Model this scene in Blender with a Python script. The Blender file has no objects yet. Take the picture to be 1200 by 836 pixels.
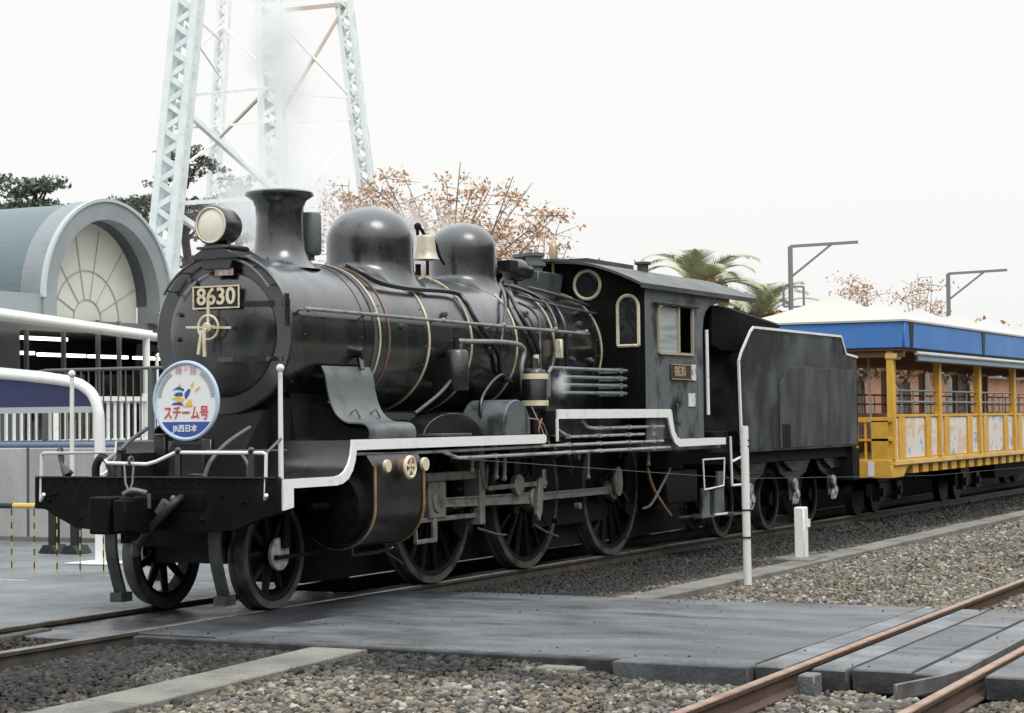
import bpy, math, random
import numpy as np
from mathutils import Vector, Matrix
R = math.radians
PI = math.pi
scn = bpy.context.scene
COL = scn.collection
random.seed(7)
RNG = np.random.default_rng(11)

# ---------------------------------------------------------------- camera
cd = bpy.data.cameras.new('camera')
cam = bpy.data.objects.new('camera', cd)
COL.objects.link(cam)
scn.camera = cam
cd.sensor_width = 36.0
cd.lens = 2360.2302 / 1200.0 * 36.0
cd.clip_start = 0.1
cd.clip_end = 2000.0
_yaw, _pit, _rol = R(26.68436507), R(1.74796654), R(-0.6071391)
_fw = Vector((math.cos(_yaw) * math.cos(_pit), math.sin(_yaw) * math.cos(_pit), math.sin(_pit)))
_r = _fw.cross(Vector((0, 0, 1))).normalized()
_u = _r.cross(_fw)
_c, _s = math.cos(_rol), math.sin(_rol)
_r2 = _c * _r + _s * _u
_u2 = -_s * _r + _c * _u
_m = Matrix((_r2, _u2, -_fw)).transposed().to_4x4()
_m.translation = Vector((-14.46655279, -10.18346629, 1.60545501))
cam.matrix_world = _m

# ---------------------------------------------------------------- world, sun, exposure
SUN_EL, SUN_AZ = 55.0, 240.0     # azimuth: direction the light comes from, degrees from +X towards +Y
w = bpy.data.worlds.new('World')
scn.world = w
w.use_nodes = True
nt = w.node_tree
nt.nodes.clear()
sky = nt.nodes.new('ShaderNodeTexSky')
sky.sky_type = 'NISHITA'
sky.sun_disc = False
sky.sun_elevation = R(SUN_EL)
sky.sun_rotation = R(90.0 - SUN_AZ)
sky.air_density = 1.0
sky.dust_density = 4.0
sky.ozone_density = 1.0
hs = nt.nodes.new('ShaderNodeHueSaturation')
hs.inputs['Saturation'].default_value = 0.10
nt.links.new(sky.outputs[0], hs.inputs['Color'])
mx = nt.nodes.new('ShaderNodeMix')
mx.data_type = 'RGBA'
mx.inputs[0].default_value = 0.86          # thick even cloud in front of the clear sky
mx.inputs[7].default_value = (7.9, 7.88, 7.75, 1)
nt.links.new(hs.outputs[0], mx.inputs[6])
bg = nt.nodes.new('ShaderNodeBackground')
bg.inputs[1].default_value = 0.11
# overcast sky: brighter overhead than at the horizon
wtc = nt.nodes.new('ShaderNodeTexCoord')
wsp = nt.nodes.new('ShaderNodeSeparateXYZ')
nt.links.new(wtc.outputs['Generated'], wsp.inputs[0])
wmr = nt.nodes.new('ShaderNodeMapRange')
wmr.inputs[1].default_value = .26
wmr.inputs[2].default_value = 1.0
wmr.inputs[3].default_value = 1.0
wmr.inputs[4].default_value = 2.5
nt.links.new(wsp.outputs[2], wmr.inputs[0])
wvm = nt.nodes.new('ShaderNodeVectorMath')
wvm.operation = 'SCALE'
nt.links.new(mx.outputs[2], wvm.inputs[0])
nt.links.new(wmr.outputs[0], wvm.inputs['Scale'])
wtn = nt.nodes.new('ShaderNodeMix')
wtn.data_type = 'RGBA'
wtn.inputs[6].default_value = (1, 1, 1, 1)
wtn.inputs[7].default_value = (.94, .99, 1.05, 1)
wmr2 = nt.nodes.new('ShaderNodeMapRange')
wmr2.inputs[1].default_value = .2
wmr2.inputs[2].default_value = .8
nt.links.new(wsp.outputs[2], wmr2.inputs[0])
nt.links.new(wmr2.outputs[0], wtn.inputs[0])
wmu = nt.nodes.new('ShaderNodeVectorMath')
wmu.operation = 'MULTIPLY'
nt.links.new(wvm.outputs[0], wmu.inputs[0])
nt.links.new(wtn.outputs[2], wmu.inputs[1])
nt.links.new(wmu.outputs[0], bg.inputs[0])
wo = nt.nodes.new('ShaderNodeOutputWorld')
nt.links.new(bg.outputs[0], wo.inputs[0])
ld = bpy.data.lights.new('sun', 'SUN')
ld.energy = 1.0
ld.angle = R(25)
ld.color = (1.0, 0.96, 0.9)
sun = bpy.data.objects.new('sun', ld)
COL.objects.link(sun)
sd = Vector((math.cos(R(SUN_AZ)) * math.cos(R(SUN_EL)), math.sin(R(SUN_AZ)) * math.cos(R(SUN_EL)), math.sin(R(SUN_EL))))
sun.rotation_euler = sd.to_track_quat('Z', 'Y').to_euler()
scn.view_settings.view_transform = 'Standard'
scn.view_settings.look = 'None'
scn.view_settings.exposure = 0.27
scn.view_settings.gamma = 1.0
scn.view_settings.use_curve_mapping = False
try:
    scn.cycles.volume_bounces = 2
    scn.cycles.max_bounces = 8
    scn.cycles.volume_step_rate = 2.0
    scn.cycles.volume_max_steps = 128
except Exception:
    pass

# ---------------------------------------------------------------- materials
MATS = {}
def mat(name, col, rough=0.5, metal=0.0, col2=None, vscale=3.0, vmin=0.4, vmax=0.65, bump=0.0, bscale=60.0,
        rvar=0.0, stretch=None, detail=5.0, spec=0.5, emit=None, coat=0.0, fine=0.0, ior=1.5, crough=.22, streak=None):
    """Principled material; col2 shows in noise patches, 'fine' adds small grain in the colour."""
    if name in MATS:
        return MATS[name]
    m = bpy.data.materials.new(name)
    m.use_nodes = True
    t = m.node_tree
    b = t.nodes['Principled BSDF']
    b.inputs['Base Color'].default_value = (*col, 1)
    b.inputs['Roughness'].default_value = rough
    b.inputs['Metallic'].default_value = metal
    b.inputs['Specular IOR Level'].default_value = spec
    b.inputs['IOR'].default_value = ior
    if coat:
        b.inputs['Coat Weight'].default_value = coat
        b.inputs['Coat Roughness'].default_value = crough
    tc = t.nodes.new('ShaderNodeTexCoord')
    src = tc.outputs['Object']
    mp = t.nodes.new('ShaderNodeMapping')
    if stretch:
        mp.inputs['Scale'].default_value = stretch
    t.links.new(src, mp.inputs[0])
    src = mp.outputs[0]
    colout = None
    if col2 is not None:
        n = t.nodes.new('ShaderNodeTexNoise')
        n.inputs['Scale'].default_value = vscale
        n.inputs['Detail'].default_value = detail
        t.links.new(src, n.inputs['Vector'])
        mr = t.nodes.new('ShaderNodeMapRange')
        mr.inputs[1].default_value = vmin
        mr.inputs[2].default_value = vmax
        t.links.new(n.outputs[0], mr.inputs[0])
        mixn = t.nodes.new('ShaderNodeMix')
        mixn.data_type = 'RGBA'
        mixn.inputs[6].default_value = (*col, 1)
        mixn.inputs[7].default_value = (*col2, 1)
        t.links.new(mr.outputs[0], mixn.inputs[0])
        colout = mixn.outputs[2]
    if fine:
        n3 = t.nodes.new('ShaderNodeTexNoise')
        n3.inputs['Scale'].default_value = 45.0
        n3.inputs['Detail'].default_value = 4.0
        t.links.new(src, n3.inputs['Vector'])
        hv = t.nodes.new('ShaderNodeHueSaturation')
        mr3 = t.nodes.new('ShaderNodeMapRange')
        mr3.inputs[1].default_value = 0.3
        mr3.inputs[2].default_value = 0.7
        mr3.inputs[3].default_value = 1.0 - fine
        mr3.inputs[4].default_value = 1.0 + fine
        t.links.new(n3.outputs[0], mr3.inputs[0])
        t.links.new(mr3.outputs[0], hv.inputs['Value'])
        if colout is not None:
            t.links.new(colout, hv.inputs['Color'])
        else:
            hv.inputs['Color'].default_value = (*col, 1)
        colout = hv.outputs[0]
    if streak:
        # dried water and soot runs: (colour, scale vector, low, high)
        sm = t.nodes.new('ShaderNodeMapping')
        sm.inputs['Scale'].default_value = streak[1]
        t.links.new(tc.outputs['Object'], sm.inputs[0])
        sn = t.nodes.new('ShaderNodeTexNoise')
        sn.inputs['Scale'].default_value = 1.0
        sn.inputs['Detail'].default_value = 8.0
        t.links.new(sm.outputs[0], sn.inputs['Vector'])
        sr = t.nodes.new('ShaderNodeMapRange')
        sr.inputs[1].default_value = streak[2]
        sr.inputs[2].default_value = streak[3]
        t.links.new(sn.outputs[0], sr.inputs[0])
        sx = t.nodes.new('ShaderNodeMix')
        sx.data_type = 'RGBA'
        t.links.new(sr.outputs[0], sx.inputs[0])
        sx.inputs[6].default_value = (*col, 1)
        if colout is not None:
            t.links.new(colout, sx.inputs[6])
        sx.inputs[7].default_value = (*streak[0], 1)
        colout = sx.outputs[2]
    if colout is not None:
        t.links.new(colout, b.inputs['Base Color'])
    if rvar:
        n4 = t.nodes.new('ShaderNodeTexNoise')
        n4.inputs['Scale'].default_value = 4.0
        n4.inputs['Detail'].default_value = 6.0
        t.links.new(src, n4.inputs['Vector'])
        mr4 = t.nodes.new('ShaderNodeMapRange')
        mr4.inputs[1].default_value = 0.3
        mr4.inputs[2].default_value = 0.7
        mr4.inputs[3].default_value = max(0.05, rough - rvar)
        mr4.inputs[4].default_value = min(1.0, rough + rvar)
        t.links.new(n4.outputs[0], mr4.inputs[0])
        t.links.new(mr4.outputs[0], b.inputs['Roughness'])
    if bump:
        n2 = t.nodes.new('ShaderNodeTexNoise')
        n2.inputs['Scale'].default_value = bscale
        n2.inputs['Detail'].default_value = 5.0
        t.links.new(src, n2.inputs['Vector'])
        bp = t.nodes.new('ShaderNodeBump')
        bp.inputs['Strength'].default_value = bump
        bp.inputs['Distance'].default_value = 0.02
        t.links.new(n2.outputs[0], bp.inputs['Height'])
        t.links.new(bp.outputs[0], b.inputs['Normal'])
    if emit:
        b.inputs['Emission Color'].default_value = (*emit[0], 1)
        b.inputs['Emission Strength'].default_value = emit[1]
    MATS[name] = m
    return m

M_BLACK = mat('black_paint', (.0055, .0062, .007), .32, 0, (.018, .020, .022), 3.2, .52, .72, .14, 22, rvar=.12, ior=1.55, coat=.6, crough=.2, fine=.3)
M_BOILER = mat('boiler_paint', (.0060, .0074, .0092), .30, 0, (.018, .021, .024), 2.4, .50, .72, .09, 26, rvar=.13, fine=.5, ior=1.65, coat=.9, crough=.17, streak=((.050, .049, .046), (11, 1.2, 1.2), .56, .80))
M_CAB = mat('cab_paint', (.115, .128, .134), .40, 0, (.018, .019, .020), 3.0, .52, .66, .12, 18, rvar=.14, fine=.25, coat=.3, streak=((.025, .025, .025), (9, 9, .9), .56, .75))
M_TENDER = mat('tender_paint', (.010, .0112, .013), .40, 0, (.115, .128, .136), 2.0, .45, .80, .12, 14, rvar=.16, fine=.35, stretch=(1, 1, .8), detail=10, streak=((.085, .088, .088), (9, 1, .7), .58, .80))
M_TPANEL = mat('tender_panel_paint', (.030, .033, .036), .45, 0, (.085, .093, .098), 2.6, .44, .74, .12, 16, rvar=.12, fine=.3, stretch=(1, 1, .5), detail=9, streak=((.10, .103, .103), (8, 1, .5), .56, .80))
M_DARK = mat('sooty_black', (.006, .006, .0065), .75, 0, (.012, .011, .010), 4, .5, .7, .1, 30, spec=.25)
M_BEAM = mat('beam_black', (.0035, .0035, .004), .6, 0, (.009, .009, .009), 5, .5, .7, .15, 30, spec=.12, fine=.3)
M_GREASE = mat('oily_black', (.006, .0058, .0055), .5, 0, (.018, .016, .013), 6, .58, .78, .2, 40, spec=.22)
M_STEEL = mat('rod_steel', (.27, .27, .255), .42, .35, (.12, .113, .10), 7, .45, .7, .08, 60, rvar=.12)
M_RAILP = mat('handrail_grey', (.24, .25, .255), .4, .2, (.12, .12, .12), 6, .5, .7)
M_PIPE = mat('pipe_grey', (.10, .105, .105), .45, .2, (.05, .05, .05), 6, .5, .7)
M_SADDLE = mat('grey_sheet', (.12, .132, .133), .45, 0, (.05, .055, .055), 4, .5, .7, rvar=.1)
M_BRASS = mat('brass', (.62, .47, .22), .34, .75, (.40, .30, .16), 8, .5, .7)
M_BRASSP = mat('brass_pale', (.74, .66, .48), .5, .2, (.50, .42, .27), 8, .5, .7)
M_COPPER = mat('copper_pipe', (.34, .20, .14), .45, .5, (.25, .14, .1), 8, .5, .7)
M_WHITE = mat('white_paint', (.80, .80, .77), .45, 0, (.60, .60, .56), 7, .58, .8, fine=.04)
M_POLEW = mat('pole_white', (.72, .73, .70), .5, 0, (.50, .50, .47), 9, .55, .8)
M_BELL = mat('bell_bronze', (.52, .45, .36), .38, .25, (.38, .32, .25), 9, .5, .7)
M_GLASS = mat('dark_glass', (.02, .022, .025), .06, 0, spec=.6)
M_SHUT = mat('pale_shutter', (.36, .39, .39), .35, 0, (.26, .29, .29), 1.5, .5, .6, stretch=(1, 1, 14))
M_LENS = mat('lamp_lens', (.62, .60, .54), .10, 0, emit=((1, .86, .62), .12), coat=.6)
M_REDB = mat('red_brown', (.30, .14, .10), .5, .2, (.15, .10, .08), 5, .5, .7)
M_RUST = mat('rail_rust', (.095, .055, .038), .8, 0, (.06, .04, .03), 5, .4, .7, .25, 50, fine=.25)
M_RUSTTOP = mat('rail_head', (.36, .235, .165), .40, .25, (.22, .135, .095), 7, .45, .7, rvar=.12)
M_RAILDK = mat('rail_dark', (.06, .055, .05), .6, .2, (.11, .085, .065), 5, .45, .7, .2, 40)
M_RAILDKTOP = mat('rail_dark_head', (.28, .26, .24), .35, .6, (.18, .15, .12), 7, .45, .7, rvar=.1)
M_WOOD = mat('sleeper_wood', (.055, .048, .042), .85, 0, (.11, .10, .09), 4, .45, .7, .5, 25, stretch=(6, 1, 6))
M_CONC = mat('concrete', (.20, .19, .16), .88, 0, (.115, .11, .095), 2.6, .38, .68, .35, 45, fine=.22, detail=10)
M_CONCW = mat('wall_concrete', (.43, .43, .41), .85, 0, (.30, .30, .285), 1.6, .42, .72, .2, 40, fine=.08, stretch=(1, 1, .35))
M_PANEL = mat('crossing_rubber', (.060, .064, .068), .46, 0, (.150, .157, .162), 1.6, .36, .74, .3, 55, rvar=.22, fine=.28, stretch=(1.15, .6, 1), detail=11, spec=.4, streak=((.035, .036, .038), (2.2, .8, 1), .58, .72))
M_PANEL2 = mat('crossing_concrete', (.095, .10, .104), .55, 0, (.205, .213, .217), 2.4, .36, .72, .3, 50, rvar=.2, fine=.25, detail=10, streak=((.05, .05, .05), (1.2, 2.6, 1), .56, .70))
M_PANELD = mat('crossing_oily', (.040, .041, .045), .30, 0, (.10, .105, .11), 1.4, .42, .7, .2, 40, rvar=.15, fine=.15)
M_ASPH = mat('pavement_asphalt', (.115, .127, .133), .58, 0, (.20, .215, .222), 1.1, .36, .7, .25, 80, rvar=.2, fine=.18, detail=10, streak=((.07, .074, .078), (.5, .9, 1), .58, .70))
M_TERR = mat('terrace_paving', (.24, .24, .23), .8, 0, (.18, .18, .17), .5, .4, .7, .1, 50)
M_NAVY = mat('navy_panel', (.022, .028, .095), .55, 0, (.03, .036, .11), 6, .4, .7)
M_FENCE = mat('fence_dark', (.10, .11, .11), .5, .2)
M_ROOF = mat('vault_metal', (.115, .155, .172), .5, .1, (.135, .178, .195), .5, .4, .7, stretch=(1, .2, 1))
M_ARCH = mat('arch_grey', (.235, .26, .267), .55, 0, (.195, .218, .225), 1.3, .4, .7, detail=8)
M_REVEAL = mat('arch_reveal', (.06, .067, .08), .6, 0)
M_CREAM = mat('fan_cream', (.58, .58, .50), .6, 0, (.52, .52, .45), 1.5, .4, .7)
M_LINE = mat('fan_line', (.34, .36, .34), .5, 0)
M_BWALL = mat('building_wall', (.155, .165, .17), .6, 0, (.125, .135, .14), 2, .4, .7)
M_TUBEL = mat('lamp_tube', (.9, .9, .8), .4, 0, emit=((1, .95, .78), 3.0))
M_BLUEP = mat('blue_pipe', (.12, .17, .26), .5, 0)
M_YEL = mat('yellow_paint', (.70, .40, .055), .48, 0, (.55, .29, .035), 3, .5, .78, rvar=.12, fine=.12, detail=9)
M_YEL2 = mat('yellow_pale', (.76, .52, .18), .5, 0, (.60, .36, .09), 3, .45, .7)
M_ORBR = mat('shaded_post_brown', (.16, .075, .035), .55, 0)  # brown that carries the far posts' shade; also the ceiling colour
M_CANB = mat('canopy_blue', (.055, .19, .50), .50, 0, (.075, .235, .55), 1.2, .4, .7, fine=.06, detail=8)
M_AWN = mat('awning_grey', (.17, .22, .27), .6, 0)
M_TENT = mat('tent_white', (.48, .478, .46), .8, 0, (.44, .437, .42), 1, .4, .7)
M_TENTY = mat('tent_cream', (.475, .462, .41), .8)
M_TENTP = mat('tent_pink', (.475, .445, .43), .8)
M_SEAT = mat('seat_grey', (.36, .42, .47), .5, 0)
M_GREYR = mat('grey_rail', (.28, .30, .31), .45, .3)
M_TOWER = mat('tower_paint', (.80, .845, .835), .6, 0, (.66, .73, .725), 2.5, .4, .7)  # pale green lightened further to stand in for haze
M_TOWERD = mat('tower_far_hazed', (.87, .89, .88), .6, 0)  # far legs paler still, haze put into the colour
M_TOWRUST = mat('tower_rusty', (.50, .42, .35), .6, 0)
M_BARKP = mat('pale_bark', (.17, .135, .11), .9, 0, (.24, .20, .165), 6, .4, .7, .5, 20)
M_BARK = mat('bark', (.075, .060, .050), .9, 0, (.12, .10, .085), 6, .4, .7, .5, 20)
M_SIGNW = mat('sign_white', (.80, .81, .80), .4, 0)
M_SIGNR = mat('sign_rim', (.45, .56, .68), .4, 0)
M_SIGNB = mat('sign_blue', (.045, .085, .33), .45, 0)
M_SIGNRED = mat('sign_red', (.62, .07, .06), .5, 0)
M_SIGNPINK = mat('sign_pink', (.72, .38, .38), .5, 0)
M_SIGNY = mat('sign_yellow', (.80, .50, .08), .5, 0)
M_SIGNG = mat('sign_tie_grey', (.38, .42, .42), .5, 0)
M_YB_Y = mat('barrier_yellow', (.62, .42, .10), .5, 0)
M_BLK = mat('plain_black', (.012, .012, .013), .5, 0)
M_RUBBER = mat('hose_rubber', (.014, .014, .014), .55, 0)

def leafmat(name, c1, c2, c3):
    m = bpy.data.materials.new(name)
    m.use_nodes = True
    t = m.node_tree
    b = t.nodes['Principled BSDF']
    g = t.nodes.new('ShaderNodeNewGeometry')
    cr = t.nodes.new('ShaderNodeValToRGB')
    cr.color_ramp.elements[0].color = (*c1, 1)
    cr.color_ramp.elements[1].color = (*c3, 1)
    e = cr.color_ramp.elements.new(.5)
    e.color = (*c2, 1)
    t.links.new(g.outputs['Random Per Island'], cr.inputs[0])
    t.links.new(cr.outputs[0], b.inputs['Base Color'])
    b.inputs['Roughness'].default_value = .65
    return m
M_PINE = leafmat('pine_needles', (.06, .085, .06), (.095, .12, .085), (.15, .155, .105))  # greens lightened, distance haze put into the needle colour
M_AUT = leafmat('autumn_leaves', (.50, .24, .12), (.60, .38, .24), (.46, .38, .24))
M_AUTB = leafmat('autumn_hedge', (.34, .15, .07), (.46, .27, .14), (.16, .15, .08))
M_PALM = leafmat('palm_leaf', (.30, .33, .19), (.38, .41, .25), (.48, .46, .28))
M_DATES = leafmat('palm_fruit', (.50, .23, .06), (.60, .32, .10), (.42, .18, .05))
M_BUSH = leafmat('bush_leaf', (.04, .06, .03), (.06, .08, .04), (.09, .10, .05))

def stonemat(name, pale):
    m = bpy.data.materials.new(name)
    m.use_nodes = True
    t = m.node_tree
    b = t.nodes['Principled BSDF']
    g = t.nodes.new('ShaderNodeNewGeometry')
    cr = t.nodes.new('ShaderNodeValToRGB')
    els = [(0, (.03, .028, .025)), (.20, (.085, .078, .066)), (.42, (.165, .143, .108)), (.64, (.25, .218, .163)), (.80, (.11, .11, .11)), (.92, (.30, .275, .225)), (1, (.48, .46, .40))]
    cr.color_ramp.elements[0].color = (*els[0][1], 1)
    cr.color_ramp.elements[1].color = (*els[-1][1], 1)
    for p_, c_ in els[1:-1]:
        e = cr.color_ramp.elements.new(p_)
        e.color = (*c_, 1)
    t.links.new(g.outputs['Random Per Island'], cr.inputs[0])
    # oil stain plus painted shade along the main track; darker at the crossing front too
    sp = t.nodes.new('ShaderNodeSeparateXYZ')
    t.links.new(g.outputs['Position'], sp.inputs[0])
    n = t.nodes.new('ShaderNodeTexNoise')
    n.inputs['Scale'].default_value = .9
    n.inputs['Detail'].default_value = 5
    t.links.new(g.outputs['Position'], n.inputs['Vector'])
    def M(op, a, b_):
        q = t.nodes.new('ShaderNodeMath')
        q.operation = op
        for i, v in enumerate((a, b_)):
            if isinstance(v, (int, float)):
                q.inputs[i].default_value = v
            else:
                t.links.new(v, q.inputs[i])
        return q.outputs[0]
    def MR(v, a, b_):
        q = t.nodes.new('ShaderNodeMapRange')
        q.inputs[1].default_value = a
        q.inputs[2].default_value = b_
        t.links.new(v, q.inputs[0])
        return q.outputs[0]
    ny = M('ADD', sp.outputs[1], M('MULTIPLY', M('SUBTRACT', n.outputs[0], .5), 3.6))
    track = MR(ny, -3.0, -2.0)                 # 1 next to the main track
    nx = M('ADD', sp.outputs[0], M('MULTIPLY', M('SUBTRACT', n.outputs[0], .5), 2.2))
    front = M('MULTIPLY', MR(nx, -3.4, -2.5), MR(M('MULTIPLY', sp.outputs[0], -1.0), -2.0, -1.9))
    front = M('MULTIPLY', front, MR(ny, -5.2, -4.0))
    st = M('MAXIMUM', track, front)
    # rusty brown dust lying in patches
    n5 = t.nodes.new('ShaderNodeTexNoise')
    n5.inputs['Scale'].default_value = 1.7
    n5.inputs['Detail'].default_value = 7
    t.links.new(g.outputs['Position'], n5.inputs['Vector'])
    dust = t.nodes.new('ShaderNodeMix')
    dust.data_type = 'RGBA'
    dust.blend_type = 'MULTIPLY'
    t.links.new(MR(n5.outputs[0], .42, .66), dust.inputs[0])
    t.links.new(cr.outputs[0], dust.inputs[6])
    dust.inputs[7].default_value = (.66, .58, .48, 1)
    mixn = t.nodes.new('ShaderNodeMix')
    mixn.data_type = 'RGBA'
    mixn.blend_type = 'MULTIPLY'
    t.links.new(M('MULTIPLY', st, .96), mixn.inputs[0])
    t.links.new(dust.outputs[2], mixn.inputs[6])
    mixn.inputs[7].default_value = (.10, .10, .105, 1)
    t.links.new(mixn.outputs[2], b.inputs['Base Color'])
    b.inputs['Roughness'].default_value = .8
    return m
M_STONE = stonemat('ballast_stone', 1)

# ---------------------------------------------------------------- mesh building helpers
class MB:
    def __init__(s):
        s.v = []
        s.f = []
        s.m = []
        s.cur = 0
    def add(s, vs, fs):
        o = len(s.v)
        s.v += [tuple(map(float, q)) for q in vs]
        s.f += [tuple(i + o for i in q) for q in fs]
        s.m += [s.cur] * len(fs)
        return s
    def box(s, x0, x1, y0, y1, z0, z1):
        vs = [(x, y, z) for x in (x0, x1) for y in (y0, y1) for z in (z0, z1)]
        return s.add(vs, [(0, 1, 3, 2), (4, 6, 7, 5), (0, 4, 5, 1), (2, 3, 7, 6), (0, 2, 6, 4), (1, 5, 7, 3)])
    def bar(s, p0, p1, w_, h_, up=(0, 0, 1)):
        p0, p1, up = Vector(p0), Vector(p1), Vector(up)
        d = (p1 - p0).normalized()
        a = d.cross(up)
        if a.length < 1e-4:
            a = d.cross(Vector((1, 0, 0)))
        a.normalize()
        b = a.cross(d)
        vs = [p + a * i * w_ / 2 + b * j * h_ / 2 for p in (p0, p1) for i in (-1, 1) for j in (-1, 1)]
        return s.add(vs, [(0, 1, 3, 2), (4, 6, 7, 5), (0, 4, 5, 1), (2, 3, 7, 6), (0, 2, 6, 4), (1, 5, 7, 3)])
    def tube(s, pts, r, n=8, caps=True):
        pts = [Vector(q) for q in pts]
        rr = r if isinstance(r, (list, tuple)) else [r] * len(pts)
        rings = []
        prev = None
        for i, q in enumerate(pts):
            if i == 0:
                d = pts[1] - pts[0]
            elif i == len(pts) - 1:
                d = pts[-1] - pts[-2]
            else:
                d = (pts[i + 1] - q).normalized() + (q - pts[i - 1]).normalized()
            if d.length < 1e-6:
                d = Vector((0, 0, 1))
            d.normalize()
            if prev is None:
                a = d.cross(Vector((0, 0, 1)))
                if a.length < .05:
                    a = d.cross(Vector((1, 0, 0)))
            else:
                a = prev - d * prev.dot(d)
                if a.length < 1e-4:
                    a = d.orthogonal()
            a.normalize()
            prev = a
            b = d.cross(a)
            rings.append([q + (a * math.cos(2 * PI * k / n) + b * math.sin(2 * PI * k / n)) * rr[i] for k in range(n)])
        vs = [q for ring in rings for q in ring]
        fs = []
        for i in range(len(rings) - 1):
            for k in range(n):
                k2 = (k + 1) % n
                fs.append((i * n + k, i * n + k2, (i + 1) * n + k2, (i + 1) * n + k))
        if caps:
            fs.append(tuple(range(n))[::-1])
            fs.append(tuple((len(rings) - 1) * n + k for k in range(n)))
        return s.add(vs, fs)
    def cyl(s, p0, p1, r0, r1=None, n=16):
        return s.tube([p0, p1], [r0, r0 if r1 is None else r1], n)
    def lathe(s, prof, c, axis='z', n=32, a0=0., a1=2 * PI, capends=True):
        full = abs(a1 - a0 - 2 * PI) < 1e-6
        m = n if full else n + 1
        vs, fs = [], []
        for (r, h) in prof:
            for k in range(m):
                a = a0 + (a1 - a0) * k / n
                ca, sa = r * math.cos(a), r * math.sin(a)
                q = {'z': (ca, sa, h), 'x': (h, ca, sa), 'y': (sa, h, ca)}[axis]
                vs.append((c[0] + q[0], c[1] + q[1], c[2] + q[2]))
        for i in range(len(prof) - 1):
            for k in range(n):
                k2 = (k + 1) % m
                fs.append((i * m + k, i * m + k2, (i + 1) * m + k2, (i + 1) * m + k))
        if capends and full:
            fs.append(tuple(range(m))[::-1])
            fs.append(tuple((len(prof) - 1) * m + k for k in range(m)))
        return s.add(vs, fs)
    def prism(s, poly, axis, d0, d1):
        """poly in the plane across 'axis': y -> (x,z), x -> (y,z), z -> (x,y)."""
        def P(q, d):
            return {'y': (q[0], d, q[1]), 'x': (d, q[0], q[1]), 'z': (q[0], q[1], d)}[axis]
        n = len(poly)
        vs = [P(q, d0) for q in poly] + [P(q, d1) for q in poly]
        fs = [tuple(range(n))[::-1], tuple(range(n, 2 * n))]
        for k in range(n):
            k2 = (k + 1) % n
            fs.append((k, k2, n + k2, n + k))
        return s.add(vs, fs)
    def strip(s, path, axis, d0, d1, th, side=1):
        """a sheet that follows a 2-D path, extruded along axis, thickness th."""
        pts = [Vector(q) for q in path]
        off = []
        for i in range(len(pts)):
            if i == 0:
                d = pts[1] - pts[0]
            elif i == len(pts) - 1:
                d = pts[-1] - pts[-2]
            else:
                d = (pts[i + 1] - pts[i]).normalized() + (pts[i] - pts[i - 1]).normalized()
            d.normalize()
            nrm = Vector((-d.y, d.x)) * side
            off.append(pts[i] + nrm * th)
        n = len(pts)
        def P(q, d):
            return {'y': (q[0], d, q[1]), 'x': (d, q[0], q[1]), 'z': (q[0], q[1], d)}[axis]
        vs = []
        for i in range(n):
            vs += [P(pts[i], d0), P(off[i], d0), P(off[i], d1), P(pts[i], d1)]
        fs = [(0, 1, 2, 3), (4 * n - 4, 4 * n - 1, 4 * n - 2, 4 * n - 3)]
        for i in range(n - 1):
            for k in range(4):
                k2 = (k + 1) % 4
                fs.append((4 * i + k, 4 * i + 4 + k, 4 * i + 4 + k2, 4 * i + k2))
        s.add(vs, fs)
        return s
    def sphere(s, c, r, n=16, m=10, sc=(1, 1, 1)):
        vs, fs = [], []
        for i in range(m + 1):
            t = PI * i / m
            for k in range(n):
                a = 2 * PI * k / n
                vs.append((c[0] + r * sc[0] * math.sin(t) * math.cos(a), c[1] + r * sc[1] * math.sin(t) * math.sin(a), c[2] + r * sc[2] * math.cos(t)))
        for i in range(m):
            for k in range(n):
                k2 = (k + 1) % n
                fs.append((i * n + k, (i + 1) * n + k, (i + 1) * n + k2, i * n + k2))
        return s.add(vs, fs)
    def ring(s, c, axis, R_, r, n=32, k_=8, a0=0., a1=2 * PI):
        ax = {'x': (0, 1, 0, 0, 0, 1), 'y': (1, 0, 0, 0, 0, 1), 'z': (1, 0, 0, 0, 1, 0)}[axis]
        A, B = Vector(ax[:3]), Vector(ax[3:])
        cnt = n
        pts = [Vector(c) + (A * math.cos(a0 + (a1 - a0) * i / cnt) + B * math.sin(a0 + (a1 - a0) * i / cnt)) * R_ for i in range(cnt + 1)]
        return s.tube(pts, r, k_, caps=True)
    def text(s, body, size, f, align='CENTER', depth=.004, bold=0.0):
        cu = bpy.data.curves.new('lettering', 'FONT')
        cu.body = body
        cu.size = size
        cu.align_x = align
        cu.align_y = 'CENTER'
        cu.extrude = depth
        cu.offset = bold
        cu.resolution_u = 3
        o = bpy.data.objects.new('lettering', cu)
        COL.objects.link(o)
        dg = bpy.context.evaluated_depsgraph_get()
        me = o.evaluated_get(dg).to_mesh()
        vs = [f(q.co) for q in me.vertices]
        fs = [tuple(p_.vertices) for p_ in me.polygons]
        s.add(vs, fs)
        o.evaluated_get(dg).to_mesh_clear()
        bpy.data.objects.remove(o)
        bpy.data.curves.remove(cu)
        return s
    def build(s, name, material, parent=None, smooth=40, bevel=0.0, loc=None, seg=1):
        base = Vector((0, 0, 0))
        if parent is not None:
            base = BASE[parent.name]
        elif loc is not None:
            base = Vector(loc)
        me = bpy.data.meshes.new(name)
        me.from_pydata([(a - base.x, b - base.y, c - base.z) for a, b, c in s.v], [], s.f)
        mats = material if isinstance(material, (list, tuple)) else [material]
        for m in mats:
            me.materials.append(m)
        if len(mats) > 1:
            me.polygons.foreach_set('material_index', s.m)
        import bmesh
        bm = bmesh.new()
        bm.from_mesh(me)
        bmesh.ops.recalc_face_normals(bm, faces=bm.faces)
        bm.to_mesh(me)
        bm.free()
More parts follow.
